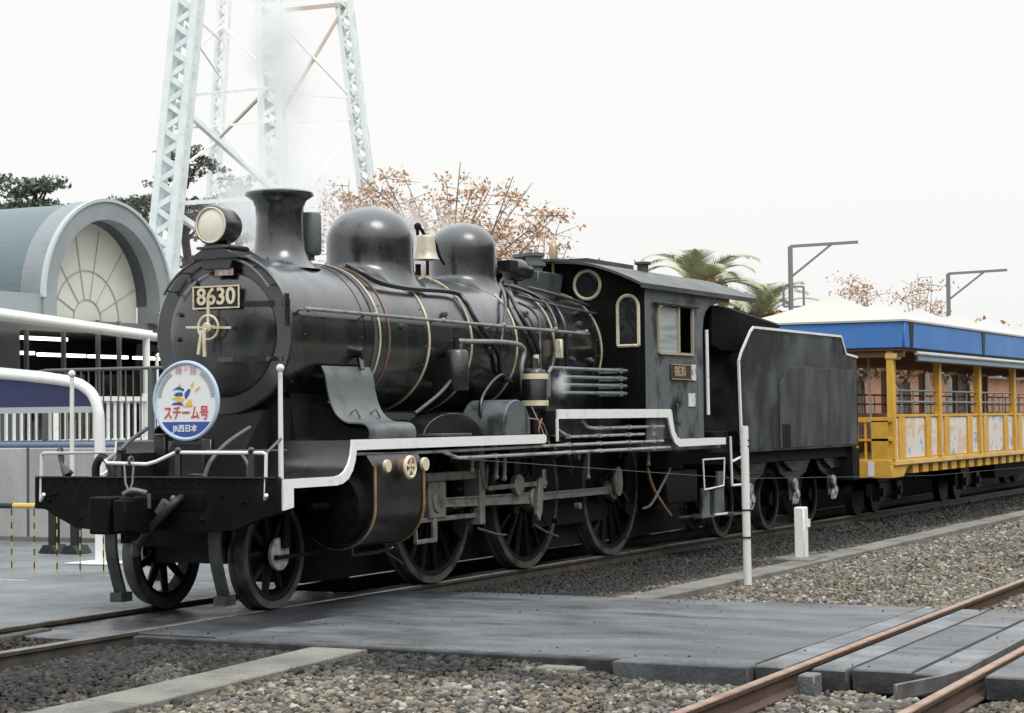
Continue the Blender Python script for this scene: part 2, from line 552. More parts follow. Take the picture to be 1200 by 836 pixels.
        if smooth:
            me.polygons.foreach_set('use_smooth', [True] * len(me.polygons))
            me.set_sharp_from_angle(angle=R(smooth))
        me.update()
        o = bpy.data.objects.new(name, me)
        COL.objects.link(o)
        if parent is not None:
            o.parent = parent
        elif loc is not None:
            o.location = base
        BASE[o.name] = base
        if bevel:
            b = o.modifiers.new('bevel', 'BEVEL')
            b.width = bevel
            b.segments = seg
            b.limit_method = 'ANGLE'
            b.angle_limit = R(50)
        return o
BASE = {}
def empty(name, loc):
    o = bpy.data.objects.new(name, None)
    o.location = loc
    o.empty_display_size = .1
    COL.objects.link(o)
    BASE[o.name] = Vector(loc)
    return o
def tag(o, label, cat, group=None, kind=None):
    if label:
        o['label'] = label
    if cat:
        o['category'] = cat
    if group:
        o['group'] = group
    if kind:
        o['kind'] = kind
    return o
def struct(o):
    o['kind'] = 'structure'
    return o
def lab(o, label):
    o['label'] = label
    return o
def copy_tree(o, parent=None):
    c = o.copy()
    COL.objects.link(c)
    if parent is not None:
        c.parent = parent
    BASE[c.name] = BASE.get(o.name, Vector((0, 0, 0)))
    for ch in list(o.children):
        copy_tree(ch, c)
    return c
def smoothpath(pts, n=6):
    """Catmull-Rom through the points."""
    P = [Vector(q) for q in pts]
    if len(P) < 3:
        return P
    Q = [P[0]] + P + [P[-1]]
    out = []
    for i in range(1, len(Q) - 2):
        for k in range(n):
            t = k / n
            a, b, c, d = Q[i - 1], Q[i], Q[i + 1], Q[i + 2]
            out.append(.5 * ((2 * b) + (c - a) * t + (2 * a - 5 * b + 4 * c - d) * t * t + (3 * b - a - 3 * c + d) * t ** 3))
    out.append(P[-1])
    return out

#=================================================================== GROUND
def sheet(name, x0, x1, y0, y1, z, material, n=1):
    b = MB()
    b.add([(x0, y0, z), (x1, y0, z), (x1, y1, z), (x0, y1, z)], [(0, 1, 2, 3)])
    return struct(b.build(name, material, smooth=0))
M_GRAVELB = mat('gravel_bed', (.15, .145, .13), .95, 0, (.26, .25, .225), 30, .4, .62, .8, 60, fine=.3)
M_GRAVELD = mat('gravel_bed_dark', (.030, .029, .028), .9, 0, (.06, .057, .053), 30, .4, .62, .8, 60, fine=.3)
sheet('ground', -600, 900, -600, 900, -.24, mat('far_ground', (.17, .17, .15), .95, 0, (.12, .125, .10), .05, .4, .6))
GR = {}
def bedz(x, y):
    """height of the ballast surface"""
    z = -.165
    if x > 2:
        t = min(1, (x - 2) / 5)
        # gentle bank between the tracks, lower right beside each track
        c = math.exp(-((y + 4.0) / 1.1) ** 2)
        z = -.115 + .085 * t * c
        z += -.05 * math.exp(-((y + 1.6) / .6) ** 2)
    else:
        k = min(1, max(0, (y + 5.4) / 1.2))
        k = k * k * (3 - 2 * k)
        z += .095 * k - .05 * math.exp(-((y + .5) / .5) ** 2) - .045 * min(1, max(0, (-3.4 - x) / 3)) * k
        z += .010 * math.sin(x * 1.7 + y * 2.3) + .008 * math.sin(3.1 * y)
    return z
b = MB()
nx_, ny_ = 260, 60
xs_ = [-9 + 89 * (i / nx_) ** 1.6 for i in range(nx_ + 1)]
ys_ = [-12 + 12.55 * j / ny_ for j in range(ny_ + 1)]
vs = [(x, y, bedz(x, y) - .02) for x in xs_ for y in ys_]
fs = [(i * (ny_ + 1) + j, (i + 1) * (ny_ + 1) + j, (i + 1) * (ny_ + 1) + j + 1, i * (ny_ + 1) + j + 1) for i in range(nx_) for j in range(ny_)]
b.add(vs, fs)
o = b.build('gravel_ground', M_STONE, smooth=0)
for sl in o.material_slots:
    pass
gm = M_STONE.copy()
gm.name = 'gravel_bed_stain_shade'
for nd in gm.node_tree.nodes:
    if nd.type == 'VALTORGB':
        tn = gm.node_tree.nodes.new('ShaderNodeTexVoronoi')
        tn.inputs['Scale'].default_value = 26
        geo = [q for q in gm.node_tree.nodes if q.type == 'NEW_GEOMETRY'][0]
        gm.node_tree.links.new(geo.outputs['Position'], tn.inputs['Vector'])
        sx = gm.node_tree.nodes.new('ShaderNodeSeparateColor')
        gm.node_tree.links.new(tn.outputs['Color'], sx.inputs[0])
        gm.node_tree.links.new(sx.outputs[0], nd.inputs[0])
        bpn = gm.node_tree.nodes.new('ShaderNodeBump')
        bpn.inputs['Strength'].default_value = 1.0
        bpn.inputs['Distance'].default_value = .03
        bpn.invert = True
        gm.node_tree.links.new(tn.outputs['Distance'], bpn.inputs['Height'])
        gm.node_tree.links.new(bpn.outputs[0], gm.node_tree.nodes['Principled BSDF'].inputs['Normal'])
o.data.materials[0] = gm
struct(o)
# unseen dark green bank added behind the camera to darken the engine's reflections
b = MB()
NA, NR = 90, 8
vs = []
for i in range(NA + 1):
    a = R(150 + 204 * i / NA)
    for j in range(NR + 1):
        t = j / NR
        rad = 30 + 16 * t + 1.6 * math.sin(i * 1.9 + j) + 1.1 * math.sin(i * .7)
        zz = -.25 + 12.5 * (1 - (1 - t) ** 2.4) * (1 + .13 * math.sin(i * 1.3 + 2 * j) + .10 * math.sin(i * 2.9 - j))
        vs.append((-4 + rad * math.cos(a), -2 + rad * math.sin(a), zz if j else -.3))
fs = [(i * (NR + 1) + j, (i + 1) * (NR + 1) + j, (i + 1) * (NR + 1) + j + 1, i * (NR + 1) + j + 1) for i in range(NA) for j in range(NR)]
b.add(vs, fs)
struct(b.build('added_dark_bank', mat('added_bank_green', (.022, .032, .018), .9, 0, (.05, .06, .032), .6, .4, .65, 1.0, 2.5), smooth=30))
# pavement on the far side of the main track
b = MB()
b.box(-120, 7.3, .62, 60, -.3, -.006)
o = struct(b.build('pavement', M_ASPH, smooth=0))
b = MB()
b.add([(1.7, 3.55, -.002), (1.78, 3.55, -.002), (1.4, 12, -.002), (1.32, 12, -.002)], [(0, 1, 2, 3)])
struct(b.build('pavement_marking', mat('road_white', (.62, .63, .60), .7, 0, (.3, .31, .3), 9, .45, .6), smooth=0))
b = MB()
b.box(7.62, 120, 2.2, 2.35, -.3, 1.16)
tag(b.build('platform_wall', M_DARK, loc=(60, 2.3, -.3)), 'platform wall behind the train, coloured black for the shade there', 'wall')  # black colour paints the shade seen between the wheels
# raised terrace that carries the building
b = MB()
b.box(7.62, 300, 2.35, 300, -.3, 1.18)
struct(b.build('terrace_ground', M_TERR, smooth=0))

# ------------------------------------------------ loose ballast stones (uncountable)
ICO = None
def ico():
    t = (1 + 5 ** .5) / 2
    v = np.array([(-1, t, 0), (1, t, 0), (-1, -t, 0), (1, -t, 0), (0, -1, t), (0, 1, t), (0, -1, -t), (0, 1, -t), (t, 0, -1), (t, 0, 1), (-t, 0, -1), (-t, 0, 1)], float)
    v /= np.linalg.norm(v[0])
    f = np.array([(0, 11, 5), (0, 5, 1), (0, 1, 7), (0, 7, 10), (0, 10, 11), (1, 5, 9), (5, 11, 4), (11, 10, 2), (10, 7, 6), (7, 1, 8), (3, 9, 4), (3, 4, 2), (3, 2, 6), (3, 6, 8), (3, 8, 9), (4, 9, 5), (2, 4, 11), (6, 2, 10), (8, 6, 7), (9, 8, 1)])
    return v, f
def mesh_np(name, V, F, material, smooth=False):
    me = bpy.data.meshes.new(name)
    k = F.shape[1]
    me.vertices.add(len(V))
    me.vertices.foreach_set('co', V.astype(np.float32).ravel())
    me.loops.add(F.size)
    me.loops.foreach_set('vertex_index', F.astype(np.int32).ravel())
    me.polygons.add(len(F))
    me.polygons.foreach_set('loop_start', np.arange(0, F.size, k, dtype=np.int32))
    try:
        me.polygons.foreach_set('loop_total', np.full(len(F), k, dtype=np.int32))
    except Exception:
        pass
    me.materials.append(material)
    me.update(calc_edges=True)
    me.validate()
    o = bpy.data.objects.new(name, me)
    COL.objects.link(o)
    BASE[o.name] = Vector((0, 0, 0))
    return o
def rotmats(n):
    q = RNG.normal(size=(n, 4))
    q /= np.linalg.norm(q, axis=1)[:, None]
    a, b_, c_, d = q.T
    return np.stack([np.stack([1 - 2 * (c_ * c_ + d * d), 2 * (b_ * c_ - a * d), 2 * (b_ * d + a * c_)], -1),
                     np.stack([2 * (b_ * c_ + a * d), 1 - 2 * (b_ * b_ + d * d), 2 * (c_ * d - a * b_)], -1),
                     np.stack([2 * (b_ * d - a * c_), 2 * (c_ * d + a * b_), 1 - 2 * (b_ * b_ + c_ * c_)], -1)], 1)
R2Y = lambda x: -6.03 + .022 * (x + 4.2)      # centre of the head of the second track's near-main rail
def stones():
    pts = []
    def region(x0, x1, y0, y1, dens, s0, s1):
        n = int((x1 - x0) * (y1 - y0) * dens)
        x = RNG.uniform(x0, x1, n)
        y = RNG.uniform(y0, y1, n)
        keep = np.ones(n, bool)
        deck = (x > -2.12) & (x < 2.12)
        keep &= ~deck
        keep &= ~((np.abs(y + .565) < .06) | (np.abs(y - .565) < .06))
        keep &= ~((x < 0) & (y < -2.40 + .0) & (y > -2.86) & (x > -9))
        keep &= ~((x > 0) & (y < -2.82) & (y > -3.18))
        for k in (0, 1):
            ry = R2Y(x) - k * 1.135
            keep &= ~(np.abs(y - ry) < .07)
        x, y = x[keep], y[keep]
        z = np.array([bedz(a, b_) for a, b_ in zip(x, y)])
        pts.append(np.stack([x, y, z, RNG.uniform(s0, s1, len(x)) * RNG.choice([.55, .8, 1, 1.1, 1.45], len(x))], 1))
    region(-7.2, -2.1, -7.6, -.3, 1150, .010, .031)
    region(2.1, 7, -5.6, -.6, 1250, .009, .026)
    region(7, 14, -5.4, -.6, 700, .011, .029)
    region(14, 30, -5.0, -.6, 260, .016, .036)
    region(2.1, 9, -7.4, -5.6, 800, .010, .028)
    region(-4.5, -2.1, -.5, .55, 700, .010, .028)
    ns = 130
    sx_, sy_ = RNG.uniform(-1.95, 2.05, ns), -7.2 + 6.5 * RNG.beta(.6, .6, ns)
    edge = RNG.uniform(0, 1, ns) < .5
    sx_[edge] = np.where(RNG.uniform(0, 1, edge.sum()) < .5, -1.98 + RNG.exponential(.10, edge.sum()), 2.05 - RNG.exponential(.12, edge.sum()))
    ok = np.ones(ns, bool)
    for k in (0, 1):
        ok &= np.abs(sy_ - (R2Y(sx_) - k * 1.135)) > .1
    pts.append(np.stack([sx_, sy_, np.full(ns, -.006), RNG.uniform(.004, .012, ns)], 1)[ok])
    P = np.concatenate(pts)
    n = len(P)
    v, f = ico()
    sc = RNG.uniform(.55, 1.25, (n, 1, 3)) * P[:, 3][:, None, None]
    jit = RNG.uniform(.62, 1.25, (n, 12, 1))
    V = v[None] * jit * sc
    V = np.einsum('nij,nkj->nki', rotmats(n), V)
    V[:, :, 2] *= .8
    V += P[:, None, :3] + np.array([0, 0, .006])
    F = f[None] + (np.arange(n) * 12)[:, None, None]
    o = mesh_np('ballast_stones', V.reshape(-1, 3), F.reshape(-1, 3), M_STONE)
    tag(o, 'loose grey and beige ballast stones spread between and beside the tracks', 'ballast', kind='stuff')
stones()

#=================================================================== RAILS, SLEEPERS, CROSSING
def rail_profile():
    return [(-.062, -.150), (.062, -.150), (.062, -.138), (.010, -.118), (.009, -.042), (.030, -.034), (.0325, -.008), (.027, 0), (-.027, 0), (-.0325, -.008), (-.030, -.034), (-.009, -.042), (-.010, -.118), (-.062, -.138)]
def rail(pts, mats, label, group):
    """pts: list of (x,y) along the head centre"""
    b = MB()
    pr = rail_profile()
    n = len(pr)
    vs = []
    for (x, y) in pts:
        vs += [(x, y + q[0], q[1]) for q in pr]
    fs, mi = [], []
    for i in range(len(pts) - 1):
        for k in range(n):
            k2 = (k + 1) % n
            fs.append((i * n + k, i * n + k2, (i + 1) * n + k2, (i + 1) * n + k))
            mi.append(1 if k in (6, 7, 8) else 0)
    b.add(vs, fs)
    b.add([(vs[k]) for k in range(n)], [tuple(range(n))])
    b.m = mi + [0]
    o = b.build('rail', mats, smooth=0, loc=(pts[0][0], pts[0][1], -.15))
    tag(o, label, 'rail', group)
    return o
xs = [-14, -8, -4, -2, 0, 2, 6, 12, 20, 35, 60, 90]
rail([(x, -.566) for x in xs], [M_RAILDK, M_RAILDKTOP], 'dark worn rail under the locomotive wheels on the side nearer the camera', 'rails of the train track')
rail([(x, .566) for x in xs], [M_RAILDK, M_RAILDKTOP], 'dark rail under the locomotive beside the grey pavement', 'rails of the train track')
rail([(x, R2Y(x)) for x in xs], [M_RUST, M_RUSTTOP], 'rusty brown rail of the empty track, the one nearer the locomotive', 'rails of the empty track')
rail([(x, R2Y(x) - 1.135) for x in xs], [M_RUST, M_RUSTTOP], 'rusty brown rail at the bottom right corner with a check rail beside it', 'rails of the empty track')
# sleepers
def sleeper(x, yc, label, group, z=-.155, first=[None]):
    if first[0] is None:
        b = MB()
        b.box(-.11, .11, -1.05, 1.05, -.14, 0)
        o = b.build('sleeper', M_WOOD, bevel=.008, loc=(0, 0, 0))
        first[0] = o
    else:
        o = first[0].copy()
        COL.objects.link(o)
    o.location = (x, yc, z)
    o.rotation_euler = (0, 0, R(random.uniform(-1.2, 1.2)))
    tag(o, label, 'sleeper', group)
    return o
for x in (-2.45, -3.05, -3.65, -4.25, -4.85):
    sleeper(x, 0, 'dark wooden sleeper under the train track in front of the locomotive', 'sleepers in front of the locomotive')
for x in np.arange(2.5, 24, .62):
    sleeper(x, 0, 'dark sleeper of the train track in the shade under the train', 'sleepers under the train')
for x in (-2.5, -3.1, -3.7, -4.3):
    sleeper(x, R2Y(x) - .567, 'weathered sleeper of the empty track in front of the crossing', 'sleepers of the empty track in front', z=-.158)
for x in np.arange(2.55, 12, .62):
    sleeper(x, R2Y(x) - .567, 'weathered sleeper of the empty track beyond the crossing', 'sleepers of the empty track behind', z=-.135)

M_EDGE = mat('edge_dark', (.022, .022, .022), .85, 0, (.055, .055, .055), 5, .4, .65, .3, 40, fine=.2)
GRP = 'slabs of the level crossing'
def slab(x0, x1, y0, y1, z0, z1, m, label, skew=0., bev=.012):
    b = MB()
    b.prism([(x0, y0), (x1, y0 + skew), (x1, y1 + skew), (x0, y1)], 'z', z0, z1)
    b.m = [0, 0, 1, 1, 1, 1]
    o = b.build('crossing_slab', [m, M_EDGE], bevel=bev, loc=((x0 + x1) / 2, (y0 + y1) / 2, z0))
    tag(o, label, 'crossing slab', GRP)
    return o
sk = .022 * 4.2
ya = R2Y(-2.1)
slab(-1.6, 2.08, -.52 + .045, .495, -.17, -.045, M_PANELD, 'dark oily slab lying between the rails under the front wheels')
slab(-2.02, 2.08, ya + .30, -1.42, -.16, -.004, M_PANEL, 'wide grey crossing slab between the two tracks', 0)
slab(-1.9, 2.08, -1.41, -.62, -.16, -.007, mat('crossing_stain_shade', (.028, .030, .034), .50, 0, (.085, .093, .10), 1.3, .45, .72, .2, 50, rvar=.15, fine=.15, spec=.25), 'dark crossing slab along the locomotive wheels, stain and shade in its colour', 0)  # stain and the locomotive's shade are both put into this slab's colour
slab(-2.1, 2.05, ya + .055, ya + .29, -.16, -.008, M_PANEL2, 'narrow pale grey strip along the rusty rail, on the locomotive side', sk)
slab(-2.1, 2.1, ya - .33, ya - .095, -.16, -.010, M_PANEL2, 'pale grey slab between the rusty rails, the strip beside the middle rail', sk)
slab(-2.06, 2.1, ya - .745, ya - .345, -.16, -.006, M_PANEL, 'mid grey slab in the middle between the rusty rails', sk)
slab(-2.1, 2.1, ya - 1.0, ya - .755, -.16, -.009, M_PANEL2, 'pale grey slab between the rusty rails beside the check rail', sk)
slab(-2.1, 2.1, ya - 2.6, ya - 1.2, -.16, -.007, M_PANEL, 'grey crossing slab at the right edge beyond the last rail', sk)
# concrete edge blocks that hold up the front edge of the crossing
def block(nm, x0, x1, y0, y1, z0, z1, m, label, cat, grp=None, bev=.01, rz=0):
    b = MB()
    cx, cy = (x0 + x1) / 2, (y0 + y1) / 2
    ca, sa = math.cos(rz), math.sin(rz)
    P = [(cx + (x - cx) * ca - (y - cy) * sa, cy + (x - cx) * sa + (y - cy) * ca) for x, y in ((x0, y0), (x1, y0), (x1, y1), (x0, y1))]
    b.prism(P, 'z', z0, z1)
    o = b.build(nm, m, bevel=bev, loc=(cx, cy, z0))
    tag(o, label, cat, grp)
    return o
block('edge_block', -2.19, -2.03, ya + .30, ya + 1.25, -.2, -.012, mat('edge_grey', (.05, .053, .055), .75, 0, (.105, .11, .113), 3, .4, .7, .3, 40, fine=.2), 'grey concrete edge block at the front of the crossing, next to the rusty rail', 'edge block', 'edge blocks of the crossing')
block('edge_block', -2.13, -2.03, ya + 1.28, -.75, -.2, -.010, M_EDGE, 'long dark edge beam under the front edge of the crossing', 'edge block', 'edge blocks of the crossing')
block('edge_block', -2.36, -2.2, -4.55, -4.25, -.2, -.055, M_CONC, 'small flat concrete block lying in the gravel before the crossing', 'edge block', 'edge blocks of the crossing')
block('rail_block', -2.36, -2.2, ya - .20, ya - .09, -.17, -.02, M_PANEL2, 'small pale block standing beside the middle rusty rail', 'rail block')
# check rail
b = MB()
y2 = ya - 1.135
b.strip([(-2.75, y2 + .30), (-2.25, y2 + .16), (-1.9, y2 + .105), (0, y2 + .105 + .046), (2.1, y2 + .105 + .092)], 'z', -.09, .004, .022)
tag(b.build('check_rail', mat('check_steel', (.20, .20, .20), .5, .4, (.12, .11, .10), 5, .4, .7), loc=(-2, y2, -.09), bevel=.004), 'flat grey check rail with flared end beside the bottom right rail', 'check rail')
# loose planks at the left front
block('wood_plank', -2.9, -1.72, .28, .40, -.12, -.03, M_WOOD, 'dark timber plank between the rails in front of the front wheels', 'plank', rz=.12)
block('wood_plank', -2.12, -1.62, -.50, .49, -.16, -.050, mat('wet_timber', (.07, .075, .08), .35, 0, (.13, .135, .14), 4, .4, .6, rvar=.1), 'wet grey timber across the track at the front edge of the crossing', 'plank')
block('wood_plank', -2.35, -2.13, -1.2, -.8, -.16, -.10, M_WOOD, 'short timber offcut lying beside the front rail end', 'plank', rz=.2)
# concrete cable troughs
def trough(pts, wd, label):
    b = MB()
    for i in range(len(pts) - 1):
        (x0, y0, z0), (x1, y1, z1) = pts[i], pts[i + 1]
        g = .004
        b.add([(x0 + g, y0 - wd / 2, z0 - .15), (x1 - g, y1 - wd / 2, z1 - .15), (x1 - g, y1 + wd / 2, z1 - .15), (x0 + g, y0 + wd / 2, z0 - .15),
               (x0 + g, y0 - wd / 2, z0), (x1 - g, y1 - wd / 2, z1), (x1 - g, y1 + wd / 2, z1), (x0 + g, y0 + wd / 2, z0)],
              [(3, 2, 1, 0), (4, 5, 6, 7), (0, 1, 5, 4), (1, 2, 6, 5), (2, 3, 7, 6), (3, 0, 4, 7)])
    o = b.build('cable_trough', M_CONC, smooth=0, bevel=.008, loc=(pts[0][0], pts[0][1], pts[0][2] - .15))
    tag(o, label, 'cable trough', 'concrete cable troughs')
pts = [(x, -2.63 + .012 * (x + 5) + random.uniform(-.01, .01), -.078 + .055 * min(1, max(0, (x + 6) / 3.6)) + random.uniform(-.004, .004)) for x in np.arange(-10, -2.1, 1.3)] + [(-2.14, -2.60, -.022)]
trough(pts, .45, 'pale concrete trough cover running through the gravel in the left foreground')
pts = [(2.12, -2.98, -.02)] + [(x, -2.98 + .02 * (x - 2.5) * .6 + random.uniform(-.012, .012), -.03 + random.uniform(-.006, .006)) for x in np.arange(3.2, 34, 1.3)]
trough(pts, .34, 'grey concrete trough cover in the gravel alongside the tender and the carriage')

#=================================================================== LOCOMOTIVE
LOCO = empty('steam_locomotive', (3.5, 0, 0))
tag(LOCO, 'black steam locomotive with white edged running board, brass bands and front plate 8630', 'steam locomotive')
ZC = 2.37
RB = .70
def ell(a, b_, n, a0, a1):
    return [(a * math.cos(a0 + (a1 - a0) * i / n), b_ * math.sin(a0 + (a1 - a0) * i / n)) for i in range(n + 1)]
# boiler barrel + firebox
b = MB()
b.lathe([(RB, 1.42), (RB, 6.80)], (0, 0, ZC), 'x', 64)
b.box(4.75, 6.77, -.66, .66, 1.25, 2.45)
for x in np.arange(1.7, 6.6, .16):           # rivet line along the cleading joint
    a = R(148)
BOILER = b.build('boiler', M_BOILER, LOCO)
for x, m_, wd in [(1.60, M_PIPE, .05), (1.68, M_BRASSP, .022), (1.85, M_COPPER, .022), (2.62, M_BRASSP, .03), (3.50, M_BRASSP, .03), (4.52, M_BRASSP, .03), (5.44, M_BRASSP, .03), (6.70, M_BRASSP, .026)]:
    b = MB()
    b.lathe([(RB + .001, x - wd / 2), (RB + .008, x - wd / 2), (RB + .008, x + wd / 2), (RB + .001, x + wd / 2)], (0, 0, ZC), 'x', 64, capends=False)
    b.build('boiler_band', m_, BOILER)
# smokebox
b = MB()
b.lathe([(RB - .005, .30), (RB - .005, 1.42)], (0, 0, ZC), 'x', 64)
b.lathe([(.56, .16), (.705, .16), (.722, .175), (.722, .30), (.70, .315)], (0, 0, ZC), 'x', 64, capends=False)
for k in range(14, 34):
    for x in (.40, 1.36):
        a = 2 * PI * k / 40
        b.sphere((x, (RB - .004) * math.cos(a + .5 * PI - .6), ZC + (RB - .004) * math.sin(a + .5 * PI - .6)), .011, 6, 4)
b.cyl((1.30, -.66, 2.22), (1.30, -.76, 2.21), .055, n=14)
b.cyl((1.30, -.70, 2.20), (1.28, -.74, 2.06), .03, n=10)
SMOKE = b.build('smokebox', M_BOILER, LOCO)
b = MB()
b.box(.28, 1.45, -.48, .48, .75, 1.80)
b.prism([(-.9, .95), (.9, .95), (.9, 1.25), (.52, 1.45), (.47, 1.85), (-.47, 1.85), (-.52, 1.45), (-.9, 1.25)], 'x', .5, 1.6)
b.build('smokebox_saddle', M_DARK, LOCO)
# smokebox door
b = MB()
prof = [(.0, .055), (.15, .06), (.30, .078), (.44, .108), (.53, .135), (.556, .150), (.560, .165)]
b.lathe(prof, (0, 0, ZC), 'x', 56, capends=False)
for z, y0, y1 in ((2.62, -.02, -.62), (2.14, -.02, -.62)):
    P = []
    for i in range(9):
        y = y0 + (y1 - y0) * i / 8
        rr = math.hypot(y, z - ZC)
        xx = np.interp(rr, [p_[0] for p_ in prof], [p_[1] for p_ in prof])
        P.append((float(xx) - .004, y, z))
    for i in range(8):
        b.bar(P[i], P[i + 1], .022, .045, up=(0, 0, 1))
for zz, yy in ((2.55, .42), (2.33, .44), (2.85, .30), (2.14, -.52)):
    b.cyl((.12, yy, zz), (.08, yy, zz), .022, n=8)
for q in range(3):
    b.cyl((.16, -.66, 2.48 + .06 * q), (.16, -.66, 2.53 + .06 * q), .035, n=10)
DOOR = b.build('smokebox_door', M_BOILER, LOCO)
b = MB()
b.cyl((.16, -.665, 2.42), (.16, -.665, 2.70), .022, n=10)
b.build('door_hinge', M_BLACK, DOOR)
# dart wheel
b = MB()
hx, hy, hz = -.02, .03, 2.42
b.ring((hx, hy, hz), 'x', .105, .011, 28, 6)
b.ring((hx - .02, hy, hz), 'x', .03, .016, 12, 6)
for a in (R(90), R(2), R(182)):
    b.bar((hx, hy, hz), (hx, hy + .235 * math.cos(a), hz + .235 * math.sin(a)), .02, .016, up=(1, 0, 0))
b.bar((hx - .03, hy + .045, hz - .02), (hx - .03, hy + .085, hz - .235), .026, .02, up=(1, 0, 0))
b.bar((hx - .05, hy + .01, hz - .02), (hx - .05, hy + .005, hz - .255), .024, .02, up=(1, 0, 0))
b.cyl((hx - .04, hy, hz), (.08, hy, hz), .022, n=10)
b.build('door_wheel', M_BRASSP, DOOR)
# front rail over the door
for a0, a1 in ((R(34), R(83)), (R(104), R(148))):
    b = MB()
    pts = [(.06, .655 * math.cos(a0 + (a1 - a0) * i / 14), ZC + .675 * math.sin(a0 + (a1 - a0) * i / 14)) for i in range(15)]
    pts = [(x, -y, z) for x, y, z in pts]
    b.tube(pts, .014, 8)
    for q in (pts[1], pts[7], pts[13]):
        b.cyl(q, (.17, q[1] * .98, q[2]), .009, n=6)
    b.build('front_handrail', M_PIPE, LOCO)
# number plate
def front(x0, yc, zc, roll=0.):
    def f(c):
        return (x0 - c.z, yc - c.x, zc + c.y)
    return f
def sidef(y0, xc, zc):
    def f(c):
        return (xc + c.x, y0 - c.z, zc + c.y)
    return f
b = MB()
b.box(.045, .065, -.255, .235, 2.585, 2.785)
PL = b.build('number_plate', M_BLK, LOCO, bevel=.004)
b = MB()
for y0, y1, z0, z1 in ((-.255, .235, 2.773, 2.785), (-.255, .235, 2.585, 2.597), (-.255, -.243, 2.597, 2.773), (.223, .235, 2.597, 2.773)):
    b.box(.036, .0445, y0, y1, z0, z1)
b.build('plate_border', M_BRASSP, PL)
b = MB()
b.text('8630', .205, front(.042, -.01, 2.686), bold=.004, depth=.006)
b.build('lettering', M_BRASSP, PL)
b = MB()
b.box(.075, .09, -.165, .03, 2.872, 2.938)
SP = b.build('small_plate', mat('plate_worn', (.50, .40, .36), .5, .2, (.34, .20, .18), 20, .4, .6), LOCO, bevel=.003)
for yy in np.linspace(.0, -.135, 6):
    pass
# chimney
cx = 1.07
b = MB()
b.lathe([(.375, 2.985), (.33, 3.02), (.275, 3.07), (.238, 3.16), (.222, 3.30), (.216, 3.45), (.222, 3.56), (.245, 3.62), (.295, 3.655), (.315, 3.668), (.315, 3.69), (.295, 3.705), (.20, 3.705), (.19, 3.60), (.0, 3.55)], (cx, 0, 0), 'z', 48, capends=False)
for k in range(12):
    a = 2 * PI * k / 12 + .2
    b.sphere((cx + .30 * math.cos(a), .30 * math.sin(a), 3.075 - .10 * abs(math.sin(a)) ** 2), .016, 8, 5)
b.build('chimney', M_BOILER, LOCO)
b = MB()
b.cyl((1.42, -.12, 3.09), (1.42, -.12, 3.18), .03, n=10)
b.lathe([(.0, 3.135), (.075, 3.14), (.095, 3.165), (.095, 3.50), (.08, 3.535), (0, 3.54)], (1.42, -.12, 0), 'z', 20, capends=False)
b.tube([(1.35, -.05, 3.6), (1.33, -.10, 3.5), (1.36, -.11, 3.2)], .012, 6)
o = b.build('exhaust_pot', M_SADDLE, LOCO)
# domes
def dome(x, r, ztop, zsh, name, zb=3.0):
    b = MB()
    n = 48
    prof = []
    for i in range(10):
        t = i / 9 * PI / 2
        prof.append((r * math.cos(t) ** .92 if i < 9 else 0.0, zsh + (ztop - zsh) * math.sin(t)))
    prof = prof[::-1]
    prof += [(r, zsh - .1), (r, zb + .14)]
    vs, fs = [], []
    full = prof + [('f', .25), ('f', .5), ('f', .75), ('f', 1.0)]
    for q in full:
        for k in range(n):
            a = 2 * PI * k / n
            if q[0] == 'f':
                t = q[1]
                rr = r + .13 * t * t
                yy = rr * math.sin(a)
                zs = ZC + math.sqrt(max(.01, RB * RB - min(abs(yy), RB * .98) ** 2)) + .002
                zz = (zb + .14) * (1 - t) + (zs) * t
                zz = zz if t >= 1 else (zb + .14) + ((zs) - (zb + .14)) * (1 - (1 - t) ** 1.8)
                vs.append((x + rr * math.cos(a), yy, zz))
            else:
                vs.append((x + q[0] * math.cos(a), q[0] * math.sin(a), q[1]))
    for i in range(len(full) - 1):
        for k in range(n):
            k2 = (k + 1) % n
            fs.append((i * n + k, (i + 1) * n + k, (i + 1) * n + k2, i * n + k2))
    b.add(vs, fs)
    return b.build(name, M_BOILER, LOCO, smooth=60)
dome(2.69, .43, 3.71, 3.36, 'steam_dome')
dome(4.64, .36, 3.71, 3.42, 'sand_dome')
# bell between the domes
b = MB()
bx = 3.62
b.lathe([(0, 3.50), (.055, 3.498), (.082, 3.48), (.096, 3.42), (.104, 3.34), (.12, 3.275), (.14, 3.245), (.128, 3.242), (0, 3.29)], (bx + .03, -.10, 0), 'z', 28, capends=False)
BELL = b.build('bell', M_BELL, LOCO)
b = MB()
b.tube(smoothpath([(bx, -.02, 3.50), (bx, -.02, 3.58), (bx + .10, -.02, 3.55), (bx + .19, -.02, 3.42), (bx + .20, -.02, 3.10)]), .018, 8)
b.sphere((bx, -.02, 3.59), .04, 10, 8)
b.tube(smoothpath([(bx + .2, -.02, 3.45), (bx + .30, -.05, 3.46), (bx + .36, -.08, 3.30), (bx + .42, -.1, 3.22)]), .015, 8)
b.cyl((bx, -.02, 3.06), (bx, -.02, 3.20), .03, n=10)
b.sphere((bx + .25, -.03, 3.36), .05, 8, 6)
b.build('bell_yoke', M_DARK, BELL)
